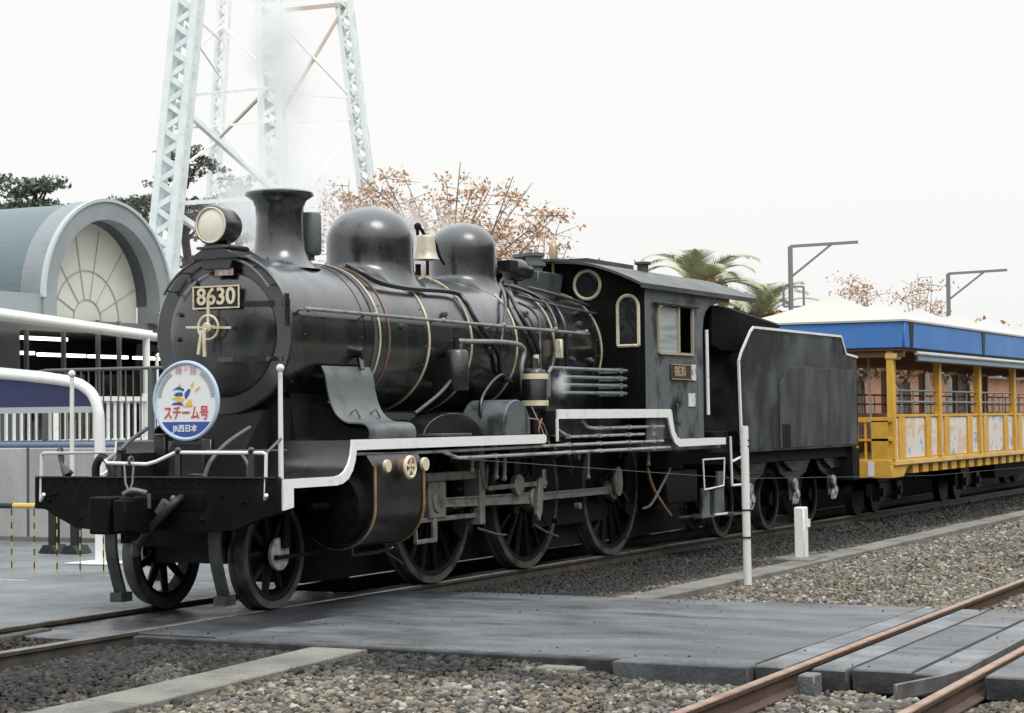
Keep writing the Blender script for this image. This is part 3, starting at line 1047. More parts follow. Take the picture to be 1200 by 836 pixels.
# headlight
hx0, hzc = .01, 3.315
b = MB()
b.lathe([(.140, hx0 + .012), (.166, hx0), (.174, hx0 + .01), (.174, hx0 + .05), (.165, hx0 + .06), (.165, hx0 + .22), (.14, hx0 + .28), (.06, hx0 + .31), (0, hx0 + .315)], (0, .02, hzc), 'x', 36, capends=False)
HL = b.build('headlight', M_BLACK, LOCO)
b = MB()
b.lathe([(0, hx0 - .012), (.06, hx0 - .010), (.10, hx0 - .003), (.146, hx0 + .012)], (0, .02, hzc), 'x', 32, capends=False)
b.build('lens', M_LENS, HL)
b = MB()
b.ring((hx0 + .0, .02, hzc), 'x', .152, .009, 32, 6)
b.build('lens_ring', M_BRASSP, HL)
b = MB()
b.prism([(-.28, 3.02), (.28, 3.02), (.12, 3.11), (.09, 3.15), (-.09, 3.15), (-.12, 3.11)], 'x', .02, .42)
b.box(-.0, .36, -.15, .17, 3.105, 3.13)
b.prism([(-.14, 2.93), (.14, 2.93), (.20, 3.07), (-.20, 3.07)], 'x', .06, .17)
b.build('headlight_bracket', M_BLACK, HL, bevel=.006)
# top fittings before the cab
b = MB()
b.lathe([(.0, 5.52), (.10, 5.53), (.125, 5.56), (.125, 5.76), (.09, 5.80), (.09, 5.95), (0, 5.96)], (0, -.12, 3.26), 'x', 20, capends=False)
b.box(5.25, 5.45, -.26, -.10, 3.22, 3.34)
b.cyl((5.65, -.12, 3.0), (5.65, -.12, 3.2), .03)
b.build('turbo_generator', M_BLACK, LOCO)
b = MB()
b.prism([(6.02, 3.02), (6.62, 3.02), (6.72, 3.27), (6.05, 3.27)], 'y', -.22, .22)
b.build('valve_casing', mat('casing_grey', (.06, .066, .07), .42, 0, (.03, .033, .035), 4, .5, .7), LOCO, bevel=.01)
for yy, xx in ((-.1, 6.18), (.1, 6.3)):
    b = MB()
    b.lathe([(.10, 3.20), (.10, 3.33), (.135, 3.335), (.135, 3.375), (.095, 3.385), (.10, 3.44), (.125, 3.45), (.125, 3.485), (0, 3.495)], (xx, yy, 0), 'z', 18, capends=False)
    b.build('safety_valve', M_SADDLE, LOCO)
b = MB()
b.lathe([(.022, 3.27), (.022, 3.42), (.05, 3.43), (.05, 3.60), (.03, 3.64), (.012, 3.66), (0, 3.68)], (6.78, -.06, 0), 'z', 14, capends=False)
b.build('whistle', mat('whistle_brass', (.35, .28, .18), .4, .6), LOCO)
# pipes over the boiler
PIPES = [
    ([(1.75, -.3, 3.06), (1.78, -.46, 2.98), (1.95, -.54, 2.90), (2.46, -.56, 2.87), (3.40, -.55, 2.88), (3.51, -.63, 2.78), (3.57, -.71, 2.60), (3.78, -.75, 2.42), (4.02, -.74, 2.25), (4.18, -.68, 2.06), (4.46, -.66, 1.99)], .026, M_BLACK),
    ([(4.95, -.30, 3.05), (4.51, -.57, 2.86), (4.24, -.70, 2.62), (4.06, -.75, 2.40), (4.05, -.74, 2.2)], .018, M_BLACK),
    ([(5.2, -.25, 3.06), (4.75, -.53, 2.89), (4.66, -.67, 2.70), (4.76, -.73, 2.53), (4.90, -.75, 2.37), (5.07, -.73, 2.15), (5.07, -.8, 1.8)], .026, M_BLACK),
    ([(5.0, -.3, 3.05), (5.17, -.38, 3.02), (5.44, -.50, 2.93), (5.50, -.62, 2.79), (5.44, -.73, 2.56), (5.45, -.74, 2.05)], .02, M_BLACK),
    ([(5.2, -.3, 3.06), (5.58, -.52, 2.91), (5.71, -.61, 2.80), (5.68, -.72, 2.57), (5.68, -.74, 2.05)], .02, M_BLACK),
    ([(4.82, -.58, 2.84), (5.02, -.63, 2.77), (5.07, -.70, 2.63), (4.97, -.75, 2.32), (4.97, -.76, 2.0)], .014, M_PIPE),
    ([(5.5, -.35, 3.05), (6.0, -.42, 3.0), (6.5, -.45, 2.95), (6.8, -.5, 2.9)], .018, M_PIPE),
    ([(4.95, -.5, 2.93), (5.6, -.58, 2.86), (6.3, -.6, 2.82), (6.8, -.6, 2.80)], .014, M_PIPE),
    ([(3.10, -.77, 2.26), (3.10, -.79, 2.36), (3.2, -.80, 2.37), (4.40, -.80, 2.365), (4.42, -.80, 2.1), (4.42, -.85, 1.6)], .026, M_RAILP),
    ([(4.2, -.70, 2.0), (4.0, -.78, 2.05), (3.7, -.80, 1.95), (3.45, -.82, 1.75), (3.45, -.85, 1.45)], .02, M_BLACK),
    ([(2.15, -.80, 1.66), (2.6, -.82, 1.85), (3.0, -.78, 2.04)], .018, M_PIPE),
]
for pts, r_, m_ in PIPES:
    b = MB()
    b.tube(smoothpath(pts, 6), r_, 10)
    b.build('pipe', m_, LOCO)
b = MB()
b.box(5.40, 5.46, -.80, -.72, 2.25, 2.46)
b.build('gauge_plate', M_BRASSP, LOCO, bevel=.01)
# handrail on the boiler
b = MB()
b.tube([(.26, -.78, 2.57), (6.17, -.78, 2.54)], .017, 8)
for x in (.32, 1.45, 2.75, 4.05, 5.3, 6.1):
    b.cyl((x, -.785, 2.565), (x, -.64, 2.57), .013, n=6)
    b.sphere((x, -.785, 2.565), .026, 8, 6)
b.build('handrail', M_RAILP, LOCO)
b = MB()
b.tube([(.26, .78, 2.57), (6.17, .78, 2.54)], .017, 8)
b.build('handrail', M_RAILP, LOCO)
# curved steam pipe cover beside the smokebox
for sgn in (1, -1):
    b = MB()
    path = [(-.66, 2.08), (-.70, 2.0), (-.725, 1.86), (-.76, 1.74), (-.82, 1.64), (-.92, 1.575), (-1.03, 1.565), (-1.10, 1.555), (-1.135, 1.53), (-1.15, 1.49), (-1.15, 1.435)]
    sp_ = [(q.x * sgn, q.y) for q in smoothpath([(y, z, 0) for y, z in path], 4)]
    b.strip(sp_, 'x', .70, 1.52, .018, side=-sgn)
    b.box(.69, 1.53, min(-.755 * sgn, -.735 * sgn), max(-.755 * sgn, -.735 * sgn), 1.755, 1.768)
    for xx in (.95, 1.3):
        b.tube([(xx - .04, -.84 * sgn, 1.66), (xx, -.87 * sgn, 1.70), (xx + .03, -.90 * sgn, 1.62)], .012, 6)
    b.build('steam_pipe_cover', M_SADDLE, LOCO, bevel=.004)
    b = MB()
    b.prism([(y * sgn, z) for y, z in [(q[0] + .03, q[1] - .03) for q in path[3:]] + [(-.45, 1.435), (-.45, 1.75)]], 'x', .76, 1.46)
    b.build('steam_pipe', M_DARK, LOCO)

# running boards
prof = [(-.80, 1.125), (-.02, 1.125), (.06, 1.135), (.13, 1.165), (.19, 1.22), (.235, 1.30), (.255, 1.38), (.262, 1.428), (4.33, 1.428)]
for sgn in (-1, 1):
    b = MB()
    y0, y1 = sorted((sgn * .42, sgn * 1.235))
    b.strip(prof, 'y', y0, y1, .018, side=-1)
    b.box(4.33, 7.45, y0, y1, 1.655, 1.675)
    b.box(4.315, 4.33, y0, y1, 1.36, 1.675)
    for x in np.arange(-.7, 0, .12):
        b.sphere((x, sgn * 1.20, 1.127), .010, 6, 4)
    RBD = b.build('running_board', M_BLACK, LOCO)
    b = MB()
    ys = sorted((sgn * 1.236, sgn * 1.256))
    lower = [(-.80, 1.13), (-.02, 1.13), (.06, 1.14), (.13, 1.17), (.19, 1.225), (.232, 1.30), (.25, 1.38), (.256, 1.435)]
    outer = [(-.80, 1.055), (0, 1.055), (.10, 1.068), (.19, 1.105), (.262, 1.175), (.305, 1.26), (.322, 1.335), (.33, 1.345)]
    for i in range(len(lower) - 1):
        b.prism([lower[i], lower[i + 1], outer[i + 1], outer[i]], 'y', *ys)
    b.prism([(.256, 1.435), (.33, 1.345), (4.02, 1.345), (4.055, 1.36), (4.065, 1.39), (4.055, 1.42), (4.02, 1.435)], 'y', *ys)
    b.prism([(-.82, 1.13), (-.80, 1.13), (-.80, 1.055), (-.665, 1.055), (-.665, .90), (-.82, .88)], 'y', *ys)
    b.build('white_edge', M_WHITE, RBD)
    b = MB()
    # upper board edge that sweeps down round the cab bottom
    top = [(4.34, 1.69), (7.42, 1.69), (7.46, 1.65), (7.485, 1.55), (7.53, 1.44), (7.61, 1.365), (7.70, 1.338), (9.22, 1.335)]
    bot = [(4.34, 1.592), (7.32, 1.592), (7.35, 1.565), (7.38, 1.50), (7.44, 1.39), (7.54, 1.29), (7.67, 1.245), (9.22, 1.25)]
    for i in range(len(top) - 1):
        b.prism([top[i], top[i + 1], bot[i + 1], bot[i]], 'y', *ys)
    b.box(4.325, 4.352, ys[0], ys[1], 1.36, 1.592)
    b.build('white_edge', M_WHITE, RBD)
# side sheet closing the front platform's inner side
b = MB()
b.box(-.55, .30, -.44, .44, .55, 1.12)
b.prism([(-.30, 1.13), (.29, 1.13), (.29, 1.70), (.2, 1.70)], 'y', -.40, .40)
b.build('front_frame', M_DARK, LOCO)
# frames
for yy in (-.43, .43):
    b = MB()
    b.box(-.70, 9.3, yy - .03, yy + .03, .58, 1.34)
    b.build('main_frame', M_DARK, LOCO)
b = MB()
b.box(1.6, 9.2, -.40, .40, .75, 1.60)
b.box(5.0, 6.9, -.62, .62, .42, 1.3)
b.box(.9, 4.9, -.34, .34, .14, .80)  # this and the next box: dark fill added to blacken the wheel gaps
b.box(5.0, 9.0, -.5, .5, .16, .45)
b.build('ash_pan_and_dark_fill', M_DARK, LOCO)
# wheels
def wheel(r, rim, spokes, hub, name, crank=False, capm=None):
    b = MB()
    b.lathe([(hub, -.10), (hub, .06)], (0, 0, 0), 'y', 24)
    b.lathe([(rim - .055, -.055), (rim, -.06), (rim, .06), (rim - .05, .06)], (0, 0, 0), 'y', 48, capends=False)
    b.lathe([(rim - .05, .06), (rim - .055, -.055)], (0, 0, 0), 'y', 48, capends=False)
    for k in range(spokes):
        a = 2 * PI * (k + .5) / spokes
        ca, sa = math.cos(a), math.sin(a)
        p0 = (ca * hub * .9, 0, sa * hub * .9)
        p1 = (ca * (rim - .03), 0, sa * (rim - .03))
        b.tube([p0, p1], [.042, .03], 8)
    if crank:
        b.prism([(-.42, -.06), (-.36, -.11), (-.24, -.11), (0, -.2), (.1, -.17), (.1, .17), (0, .2), (-.24, .11), (-.36, .11), (-.42, .06)], 'y', -.085, .05)
        arc = [((rim - .03) * math.cos(t), (rim - .03) * math.sin(t)) for t in np.linspace(-.62, .62, 13)]
        b.prism(arc + [(.40, .30), (.40, -.30)], 'y', -.065, .05)
    o = b.build(name, M_GREASE, None, loc=(0, 0, 0), bevel=0)
    b = MB()
    b.lathe([(rim - .005, -.064), (r - .006, -.064), (r, -.055), (r + .002, .045), (r + .028, .05), (r + .028, .075), (rim - .005, .078)], (0, 0, 0), 'y', 64, capends=False)
    b.lathe([(rim - .005, .078), (rim - .005, -.064)], (0, 0, 0), 'y', 64, capends=False)
    t = b.build('tyre', mat('tyre_steel', (.10, .098, .095), .45, .3, (.035, .034, .033), 5, .45, .65, rvar=.1), None, loc=(0, 0, 0))
    t.parent = o
    if capm:
        b = MB()
        b.lathe([(0, -.135), (.12, -.132), (.14, -.12), (.14, -.09)], (0, 0, 0), 'y', 28, capends=False)
        c_ = b.build('axle_cap', capm, None, loc=(0, 0, 0))
        c_.parent = o
    return o
D = [2.797, 4.852, 7.087]
dw = wheel(.80, .735, 16, .15, 'driving_wheel', True)
lw = wheel(.47, .41, 9, .10, 'leading_wheel', False, mat('cap_grey', (.58, .58, .54), .5, .1, (.3, .3, .29), 8, .4, .6))
base = BASE[LOCO.name]
first = True
for i, d in enumerate(D):
    for sgn in (-1, 1):
        o = dw if first else copy_tree(dw)
        first = False
        o.parent = LOCO
        o.location = Vector((d, sgn * .565, .80)) - base
        if sgn > 0:
            o.rotation_euler = (0, 0, PI)
first = True
for sgn in (-1, 1):
    o = lw if first else copy_tree(lw)
    first = False
    o.parent = LOCO
    o.location = Vector((0, sgn * .565, .47)) - base
    if sgn > 0:
        o.rotation_euler = (0, 0, PI)
b = MB()
b.cyl((0, -.5, .47), (0, .5, .47), .075)
for d in D:
    b.cyl((d, -.5, .80), (d, .5, .80), .09)
b.build('axle', M_GREASE, LOCO)
# pony truck parts near the leading wheel
b = MB()
b.bar((.03, -.72, .52), (.03, -.72, 1.05), .09, .04, up=(0, 1, 0))
b.bar((-.12, -.72, .445), (.62, -.72, .445), .035, .03, up=(0, 1, 0))
b.box(-.35, .85, -.36, .36, .40, .62)
b.bar((.2, -.74, .93), (1.0, -.74, .93), .03, .04, up=(0, 1, 0))
b.bar((.2, -.74, 1.0), (1.0, -.74, 1.0), .03, .02, up=(0, 1, 0))
b.build('leading_truck', M_GREASE, LOCO)
# guard irons
for sgn in (-1, 1):
    b = MB()
    P = smoothpath([(-.72, sgn * .53, .95), (-.74, sgn * .53, .70), (-.72, sgn * .53, .45), (-.60, sgn * .53, .12)])
    for i in range(len(P) - 1):
        b.bar(P[i], P[i + 1], .11, .03, up=(1, 0, .1))
    b.box(-.68, -.53, sgn * .53 - .06, sgn * .53 + .06, .08, .16)
    b.build('guard_iron', mat('guard_grey', (.065, .065, .068), .5, .1, (.035, .035, .035), 5, .4, .6), LOCO)
# cylinders
for sgn in (-1, 1):
    DX = -.34
    b = MB()
    yc, zc, rc = .92 * sgn, .85, .365
    prof = [(yc + rc * math.cos(t), zc + rc * math.sin(t)) for t in np.linspace(PI, 2 * PI, 20)]
    prof = prof + [(yc + rc, 1.20), (yc + rc * .75, 1.335), (yc - rc * .75, 1.335), (yc - rc, 1.20)]
    b.prism(prof, 'x', .88 + DX, 1.78 + DX)
    b.lathe([(.30, 1.77 + DX), (.27, 1.86 + DX), (.12, 1.90 + DX), (.08, 2.05 + DX)], (0, yc, zc), 'x', 28, capends=False)
    b.cyl((.10, yc, zc + .02), (.40, yc, zc + .02), .035)
    b.tube([(.7, yc - .05, .51), (.7, yc - .05, .42), (1.1, yc - .05, .42), (1.4, yc - .05, .44)], .02, 6)
    b.tube([(1.3, yc - .05, .51), (1.3, yc - .05, .40), (1.6, yc - .05, .28)], .012, 6)
    CY = b.build('cylinder', M_BLACK, LOCO, smooth=35)
    b = MB()
    b.lathe([(.0, .70 + DX), (.20, .71 + DX), (.31, .74 + DX), (.33, .79 + DX), (.33, .885 + DX)], (0, yc, zc), 'x', 36, capends=False)
    b.lathe([(0, .74 + DX), (.13, .75 + DX), (.15, .80 + DX), (.15, .885 + DX)], (0, yc, 1.18), 'x', 20, capends=False)
    for k in range(14):
        a = 2 * PI * k / 14
        b.cyl((.72 + DX, yc + .285 * math.cos(a), zc + .285 * math.sin(a)), (.76 + DX, yc + .285 * math.cos(a), zc + .285 * math.sin(a)), .018, n=6)
    b.build('cylinder_cover', M_BEAM, CY)
    pr2 = [(yc + (rc + .008) * math.cos(t), zc + (rc + .008) * math.sin(t)) for t in np.linspace(PI, 2 * PI, 20)]
    pr2 = [(yc - rc - .008, 1.21)] + pr2 + [(yc + rc + .008, 1.21)]
    for x in (.90 + DX, 1.76 + DX):
        b = MB()
        b.strip(pr2, 'x', x - .018, x + .018, .008, side=-1)
        b.build('brass_band', mat('band_brass', (.42, .31, .15), .42, .5, (.24, .17, .09), 9, .45, .7), CY)
    b = MB()
    ysf = yc + sgn * (rc + .03)
    for xx, rr in ((1.30 + DX, .075),):
        b.lathe([(rr, -.05), (rr, .05)], (xx + .08, ysf, 1.18), 'y', 24)
    b.build('relief_valve', M_REDB, CY)
    b = MB()
    b.ring((1.38 + DX, ysf - sgn * -.055, 1.18), 'y', .09, .018, 24, 6)
    for k in range(5):
        a = 2 * PI * k / 5 + .3
        b.bar((1.38 + DX, ysf + sgn * .06, 1.18), (1.38 + DX + .085 * math.cos(a), ysf + sgn * .06, 1.18 + .085 * math.sin(a)), .02, .02, up=(0, 1, 0))
    b.build('valve_wheel', M_BRASSP, CY)
    for xx, rr in ((1.05 + DX, .055), (1.72 + DX, .06)):
        b = MB()
        b.cyl((xx, ysf, 1.20), (xx, ysf + sgn * .03, 1.20), rr)
        b.build('valve_cap', M_BRASSP, CY)
# motion on both sides
for sgn in (-1, 1):
    y = .80 * sgn
    yo = .845 * sgn
    th = sgn * .035
    def Y(a, h=.035):
        return sorted((a - h, a + h))
    zp = .765
    b = MB()
    b.box(1.98, 3.35, *Y(y, .045), 1.005, 1.09)
    b.box(1.98, 3.35, *Y(y, .045), .62, .665)
    b.box(3.28, 3.40, *Y(y, .09), .55, 1.34)
    b.build('slide_bar', M_STEEL, LOCO, bevel=.006)
    b = MB()
    b.prism([(2.28, .66), (2.62, .66), (2.62, 1.0), (2.28, 1.0)], 'y', *Y(y, .07))
    b.cyl((1.5, y, .84), (2.3, y, .84), .04)
    b.bar((2.42, yo, .82), (2.42, yo, .45), .085, .03, up=(0, 1, 0))
    b.bar((2.44, yo, .45), (2.05, yo, .445), .04, .05, up=(0, 1, 0))
    b.bar((2.06, yo, .44), (2.02, yo, 1.2), .03, .035, up=(0, 1, 0))
    b.cyl((2.42, yo - .04, .84), (2.42, yo + .04, .84), .07)
    b.build('crosshead', M_STEEL, LOCO, bevel=.005)
    # rods
    px2 = (D[1] - .30, zp)
    b = MB()
    def rod(b, x0, z0, x1, z1, h0, h1, yy, t):
        yy0, yy1 = sorted((yy - t, yy + t))
        b.prism([(x0, z0 - h0), (x1, z1 - h1), (x1, z1 + h1), (x0, z0 + h0)], 'y', yy0, yy1)
        # raised flanges along the top and bottom (fluted rod)
        for s_ in (-1, 1):
            b.prism([(x0, z0 + s_ * h0), (x1, z1 + s_ * h1), (x1, z1 + s_ * (h1 - .02)), (x0, z0 + s_ * (h0 - .02))], 'y', min(yy0, yy1) - .012, max(yy0, yy1) + .012)
    rod(b, 2.46, .80, px2[0], px2[1], .045, .06, yo, .018)
    b.lathe([(.10, -.05), (.12, -.045), (.12, .045), (.10, .05)], (px2[0], yo, px2[1]), 'y', 24)
    b.lathe([(.09, -.045), (.09, .045)], (2.44, yo, .80), 'y', 20)
    b.build('connecting_rod', M_STEEL, LOCO, bevel=.004)
    b = MB()
    yc_ = .755 * sgn
    rod(b, D[0] - .30, zp, D[1] - .30, zp, .042, .042, yc_, .016)
    rod(b, D[1] - .30, zp, D[2] - .30, zp, .042, .042, yc_, .016)
    for d in D:
        b.lathe([(.105, -.05), (.105, .05)], (d - .30, yc_, zp), 'y', 24)
        b.lathe([(.05, -.09 if sgn < 0 else -.05), (.05, .05 if sgn < 0 else .09)], (d - .30, yc_, zp), 'y', 16)
    b.build('coupling_rod', M_STEEL, LOCO, bevel=.004)
    # return crank and radius rod
    b = MB()
    yr = .92 * sgn
    x0 = px2[0]
    b.prism([(x0 - .02, .52), (x0 + .05, .62), (x0 + .08, .80), (x0 + .06, .98), (x0 - .02, .95), (x0 - .05, .78), (x0 - .08, .60)], 'y', *Y(yr, .02))
    b.build('return_crank', M_STEEL, LOCO, bevel=.004)
    b = MB()
    yr = .89 * sgn
    b.bar((3.42, yr, .905), (4.78, yr, .915), .045, .05, up=(0, 1, 0))
    b.lathe([(.11, -.03), (.11, .03)], (4.12, yr, .915), 'y', 20)
    b.bar((4.74, yr, .86), (4.74, yr, 1.06), .07, .03, up=(0, 1, 0))
    b.bar((3.38, yr, .90), (3.28, yr, 1.18), .045, .03, up=(0, 1, 0))
    b.bar((3.40, yr, .90), (3.44, yr, 1.14), .04, .03, up=(0, 1, 0))
    b.build('radius_rod', M_STEEL, LOCO, bevel=.004)
    b = MB()
    b.prism([(x + 4.25, z) for x, z in [(-.10, .62), (.02, .60), (.05, .9), (.04, 1.25), (-.10, 1.25), (-.06, .9)]], 'y', *Y(.80 * sgn, .03))
    b.box(4.0, 4.6, *Y(.8 * sgn, .06), 1.18, 1.34)
    b.build('expansion_link', M_GREASE, LOCO, bevel=.004)
    b = MB()
    zp3 = zp
    b.prism([(D[2] - .30 + .105 * math.cos(t), zp + .1 + .17 * math.sin(t)) for t in np.linspace(0, 2 * PI, 20, endpoint=False)], 'y', *Y(.845 * sgn, .02))
    b.build('rod_cap', M_STEEL, LOCO, bevel=.004)
    # brake hangers and spring details
    for d in D:
        b = MB()
        b.bar((d + .86, .56 * sgn, .42), (d + .86, .56 * sgn, 1.2), .09, .05, up=(0, 1, 0))
        b.bar((d + .82, .56 * sgn, .62), (d + .82, .56 * sgn, .95), .10, .09, up=(0, 1, 0))
        b.build('brake_hanger', M_GREASE, LOCO)
# pipes slung below the running board
PB = [([(.35, -1.20, 1.315), (.9, -1.20, 1.30), (2.4, -1.20, 1.305), (4.0, -1.20, 1.315), (7.3, -1.20, 1.32)], .016),
      ([(1.95, -1.20, 1.30), (2.25, -1.20, 1.235), (7.5, -1.20, 1.24)], .018),
      ([(4.36, -1.18, 1.52), (4.75, -1.18, 1.40), (7.35, -1.18, 1.405)], .016),
      ([(5.05, -1.19, 1.585), (5.2, -1.19, 1.50), (5.4, -1.19, 1.485), (7.35, -1.19, 1.49)], .018)]
for pts, r_ in PB:
    b = MB()
    b.tube(pts, r_, 8)
    for x in (3.0, 4.7, 5.5, 6.3, 7.0):
        if pts[0][0] < x < 7.3:
            b.box(x - .010, x + .010, -1.222, -1.165, pts[-1][2] - .022, pts[-1][2] + .024)
    b.build('underboard_pipe', mat('pipe_pale', (.42, .43, .43), .45, .2, (.15, .15, .15), 6, .5, .7), LOCO)
for pts in ([(4.05, -1.21, 1.60), (4.0, -1.2, 1.45), (4.2, -1.2, 1.36), (4.38, -1.21, 1.28)], [(3.75, -1.0, 1.60), (4.1, -1.15, 1.58), (4.2, -1.2, 1.42), (4.24, -1.2, 1.35)], [(4.14, -1.05, 1.72), (4.16, -1.15, 1.5), (4.15, -1.2, 1.36)]):
    b = MB()
    b.tube(smoothpath(pts), .008, 8)
    lab(b.build('copper_pipe', M_COPPER, LOCO), 'thin copper pipe')
b = MB()
b.box(4.9, 7.3, -1.0, -.95, 1.40, 1.60)
b.build('tool_box', M_CAB, LOCO)
# splashers and boxes on the running board
b = MB()
arc = [(D[0] + .60 * math.cos(t), 1.42 + .24 * math.sin(t)) for t in np.linspace(0, PI, 18)]
b.prism(arc, 'y', -.86, -.60)
b.build('splasher', M_BLACK, LOCO, bevel=.006)
b = MB()
b.prism([(2.02, 1.44), (2.62, 1.44), (2.62, 1.465), (2.02, 1.465)], 'y', -1.16, -.9)
b.build('tread_plate', M_PIPE, LOCO, bevel=.004)
b = MB()
b.prism([(3.40, 1.43)] + [(3.705 + .305 * math.cos(t), 1.52 + .27 * math.sin(t)) for t in np.linspace(PI, 0, 18)] + [(4.01, 1.43)], 'y', -1.10, -.62)
b.build('sand_box_cover', M_CAB, LOCO, bevel=.008)
b = MB()
b.lathe([(.12, 1.88), (.125, 1.90), (.125, 2.25), (.10, 2.28), (0, 2.29)], (2.98, -.80, 0), 'z', 20, capends=False)
b.cyl((2.98, -.80, 2.28), (2.98, -.80, 2.40), .03)
b.box(2.85, 3.12, -.80, -.60, 1.9, 2.2)
b.build('air_pump', M_BLACK, LOCO)
b = MB()
b.lathe([(.06, 1.45), (.06, 1.68), (.135, 1.70), (.135, 2.05), (.11, 2.10), (.05, 2.12), (.04, 2.22), (0, 2.23)], (4.28, -1.02, 0), 'z', 24, capends=False)
LUB = b.build('lubricator', M_BLACK, LOCO)
for z in (1.755, 2.03):
    b = MB()
    b.lathe([(.136, z - .028), (.144, z - .025), (.144, z + .025), (.136, z + .028)], (4.28, -1.02, 0), 'z', 24, capends=False)
    b.build('brass_band', M_BRASSP, LUB)
b = MB()
b.cyl((4.32, -1.02, 2.1), (4.32, -1.02, 2.26), .03)
b.build('brass_cap', M_BRASSP, LUB)
for i, z in enumerate((2.13, 2.04, 1.955, 1.87)):
    b = MB()
    x0 = 4.66 if i == 0 else 4.95
    pts = [(x0, -1.0, z - (.30 if i == 0 else .0)), (x0, -1.0, z - .05), (x0 + .06, -1.0, z), (6.72, -1.0, z)] if i == 0 else [(x0, -1.0, z), (6.70, -1.0, z)]
    b.tube(pts, .020, 8)
    b.box(6.5, 6.54, -1.03, -.75, z - .03, z + .03)
    if i == 1:
        b.tube([(4.95, -1.0, 2.04), (4.95, -1.0, 1.87)], .02, 8)
    b.build('cooling_pipe', mat('pipe_grey_pale', (.20, .215, .22), .4, .2, (.12, .12, .12), 6, .5, .7), LOCO)
b = MB()
b.lathe([(0, 4.72), (.1, 4.74), (.12, 4.8), (.12, 5.2), (0, 5.24)], (0, -.85, 1.62), 'x', 20, capends=False)
b.build('injector', M_GREASE, LOCO)

for x, z0, z1 in ((3.42, 1.02, 1.20), (3.60, 1.0, 1.22), (5.62, .95, 1.22), (7.32, 1.05, 1.24), (2.9, 1.1, 1.24)):
    b = MB()
    b.tube([(x, -1.0, z0), (x + .02, -1.0, z1)], .022, 8)
    b.sphere((x, -1.0, z0), .032, 8, 6)
    b.build('oil_pipe', M_STEEL, LOCO)
rq = random.Random(3)
for k in range(26):
    x = rq.uniform(1.9, 7.4)
    z = rq.uniform(.45, 1.28)
    y = -rq.uniform(.62, .78)
    b = MB()
    if k % 3 == 0:
        b.tube(smoothpath([(x, y, z), (x + rq.uniform(.1, .4), y - .02, z + rq.uniform(-.1, .1)), (x + rq.uniform(.4, .7), y, z - rq.uniform(0, .25))]), .014, 6)
        b.build('brake_pipe', M_PIPE, LOCO)
    elif k % 3 == 1:
        b.box(x, x + rq.uniform(.06, .2), y - .05, y, z, z + rq.uniform(.05, .16))
        b.build('bracket', M_GREASE, LOCO, bevel=.006)
    else:
        b.cyl((x, y - .06, z), (x, y, z), rq.uniform(.02, .05), n=10)
        b.build('boss', M_STEEL if k % 2 else M_GREASE, LOCO)
for x, y, z in ((2.1, -.69, 2.48), (3.0, -.66, 2.63), (3.9, -.70, 2.30), (4.9, -.62, 2.72), (6.2, -.65, 2.66), (5.9, -.70, 2.25), (6.4, -.70, 2.25)):
    n_ = Vector((0, y, z - ZC)).normalized()
    b = MB()
    p_ = Vector((x, 0, ZC)) + n_ * (RB - .005)
    b.cyl(p_, p_ + n_ * .03, .035, n=12)
    b.cyl(p_ + n_ * .03, p_ + n_ * .055, .018, n=6)
    b.build('washout_plug', M_PIPE, LOCO)
b = MB()
for x in (1.76, 2.55, 3.43, 4.45, 5.37, 6.6):
    for k in range(9):
        a = R(95 + 15 * k)
        n_ = Vector((0, math.cos(a), math.sin(a)))
        b.sphere(Vector((x, 0, ZC)) + n_ * RB, .009, 6, 4)
b.build('cleading_screws', M_PIPE, LOCO)
# ---------------- cab
XF, XR = 6.79, 8.62
b = MB()
YS = 1.2
def roofz(y):
    return 3.42 - .32 * (abs(y) / 1.22) ** 2.0
ZB = 1.34
# front sheet with round and arched windows cut as polygons (built of strips around the openings)
def frontsheet(b, x0, x1):
    # columns between openings; opening bounds per side: round (centre .49, r .16, z 3.15), arched (.84-.1.14, z 2.40-3.0)
    ycuts = sorted(set([-1.2, -1.13, -.87, 0, .87, 1.13, 1.2] + list(np.linspace(-.33, -.65, 9)) + list(np.linspace(.33, .65, 9))))
    for i in range(len(ycuts) - 1):
        y0, y1 = ycuts[i], ycuts[i + 1]
        ym = abs((y0 + y1) / 2)
        tz0, tz1 = roofz(y0) - .005, roofz(y1) - .005
        if .33 < ym < .65:
            def hz(y, s_):
                d = .16 ** 2 - (abs(y) - .49) ** 2
                return 3.14 + s_ * math.sqrt(max(0, d))
            b.prism([(y0, ZB), (y1, ZB), (y1, hz(y1, -1)), (y0, hz(y0, -1))], 'x', x0, x1)
            b.prism([(y0, hz(y0, 1)), (y1, hz(y1, 1)), (y1, tz1), (y0, tz0)], 'x', x0, x1)
        elif .87 < ym < 1.13:
            b.prism([(y0, ZB), (y1, ZB), (y1, 2.42), (y0, 2.42)], 'x', x0, x1)
            sg = 1 if y0 > 0 else -1
            n = 10
            for k in range(n):
                a0, a1 = y0 + (y1 - y0) * k / n, y0 + (y1 - y0) * (k + 1) / n
                def az(y):
                    return 2.87 + math.sqrt(max(0, .13 ** 2 - (abs(y) - 1.0) ** 2))
                b.prism([(a0, az(a0)), (a1, az(a1)), (a1, roofz(a1) - .005), (a0, roofz(a0) - .005)], 'x', x0, x1)
        else:
            b.prism([(y0, ZB), (y1, ZB), (y1, tz1), (y0, tz0)], 'x', x0, x1)
frontsheet(b, XF, XF + .02)
CABF = b.build('cab_front', M_BEAM, LOCO, bevel=.003)
b = MB()
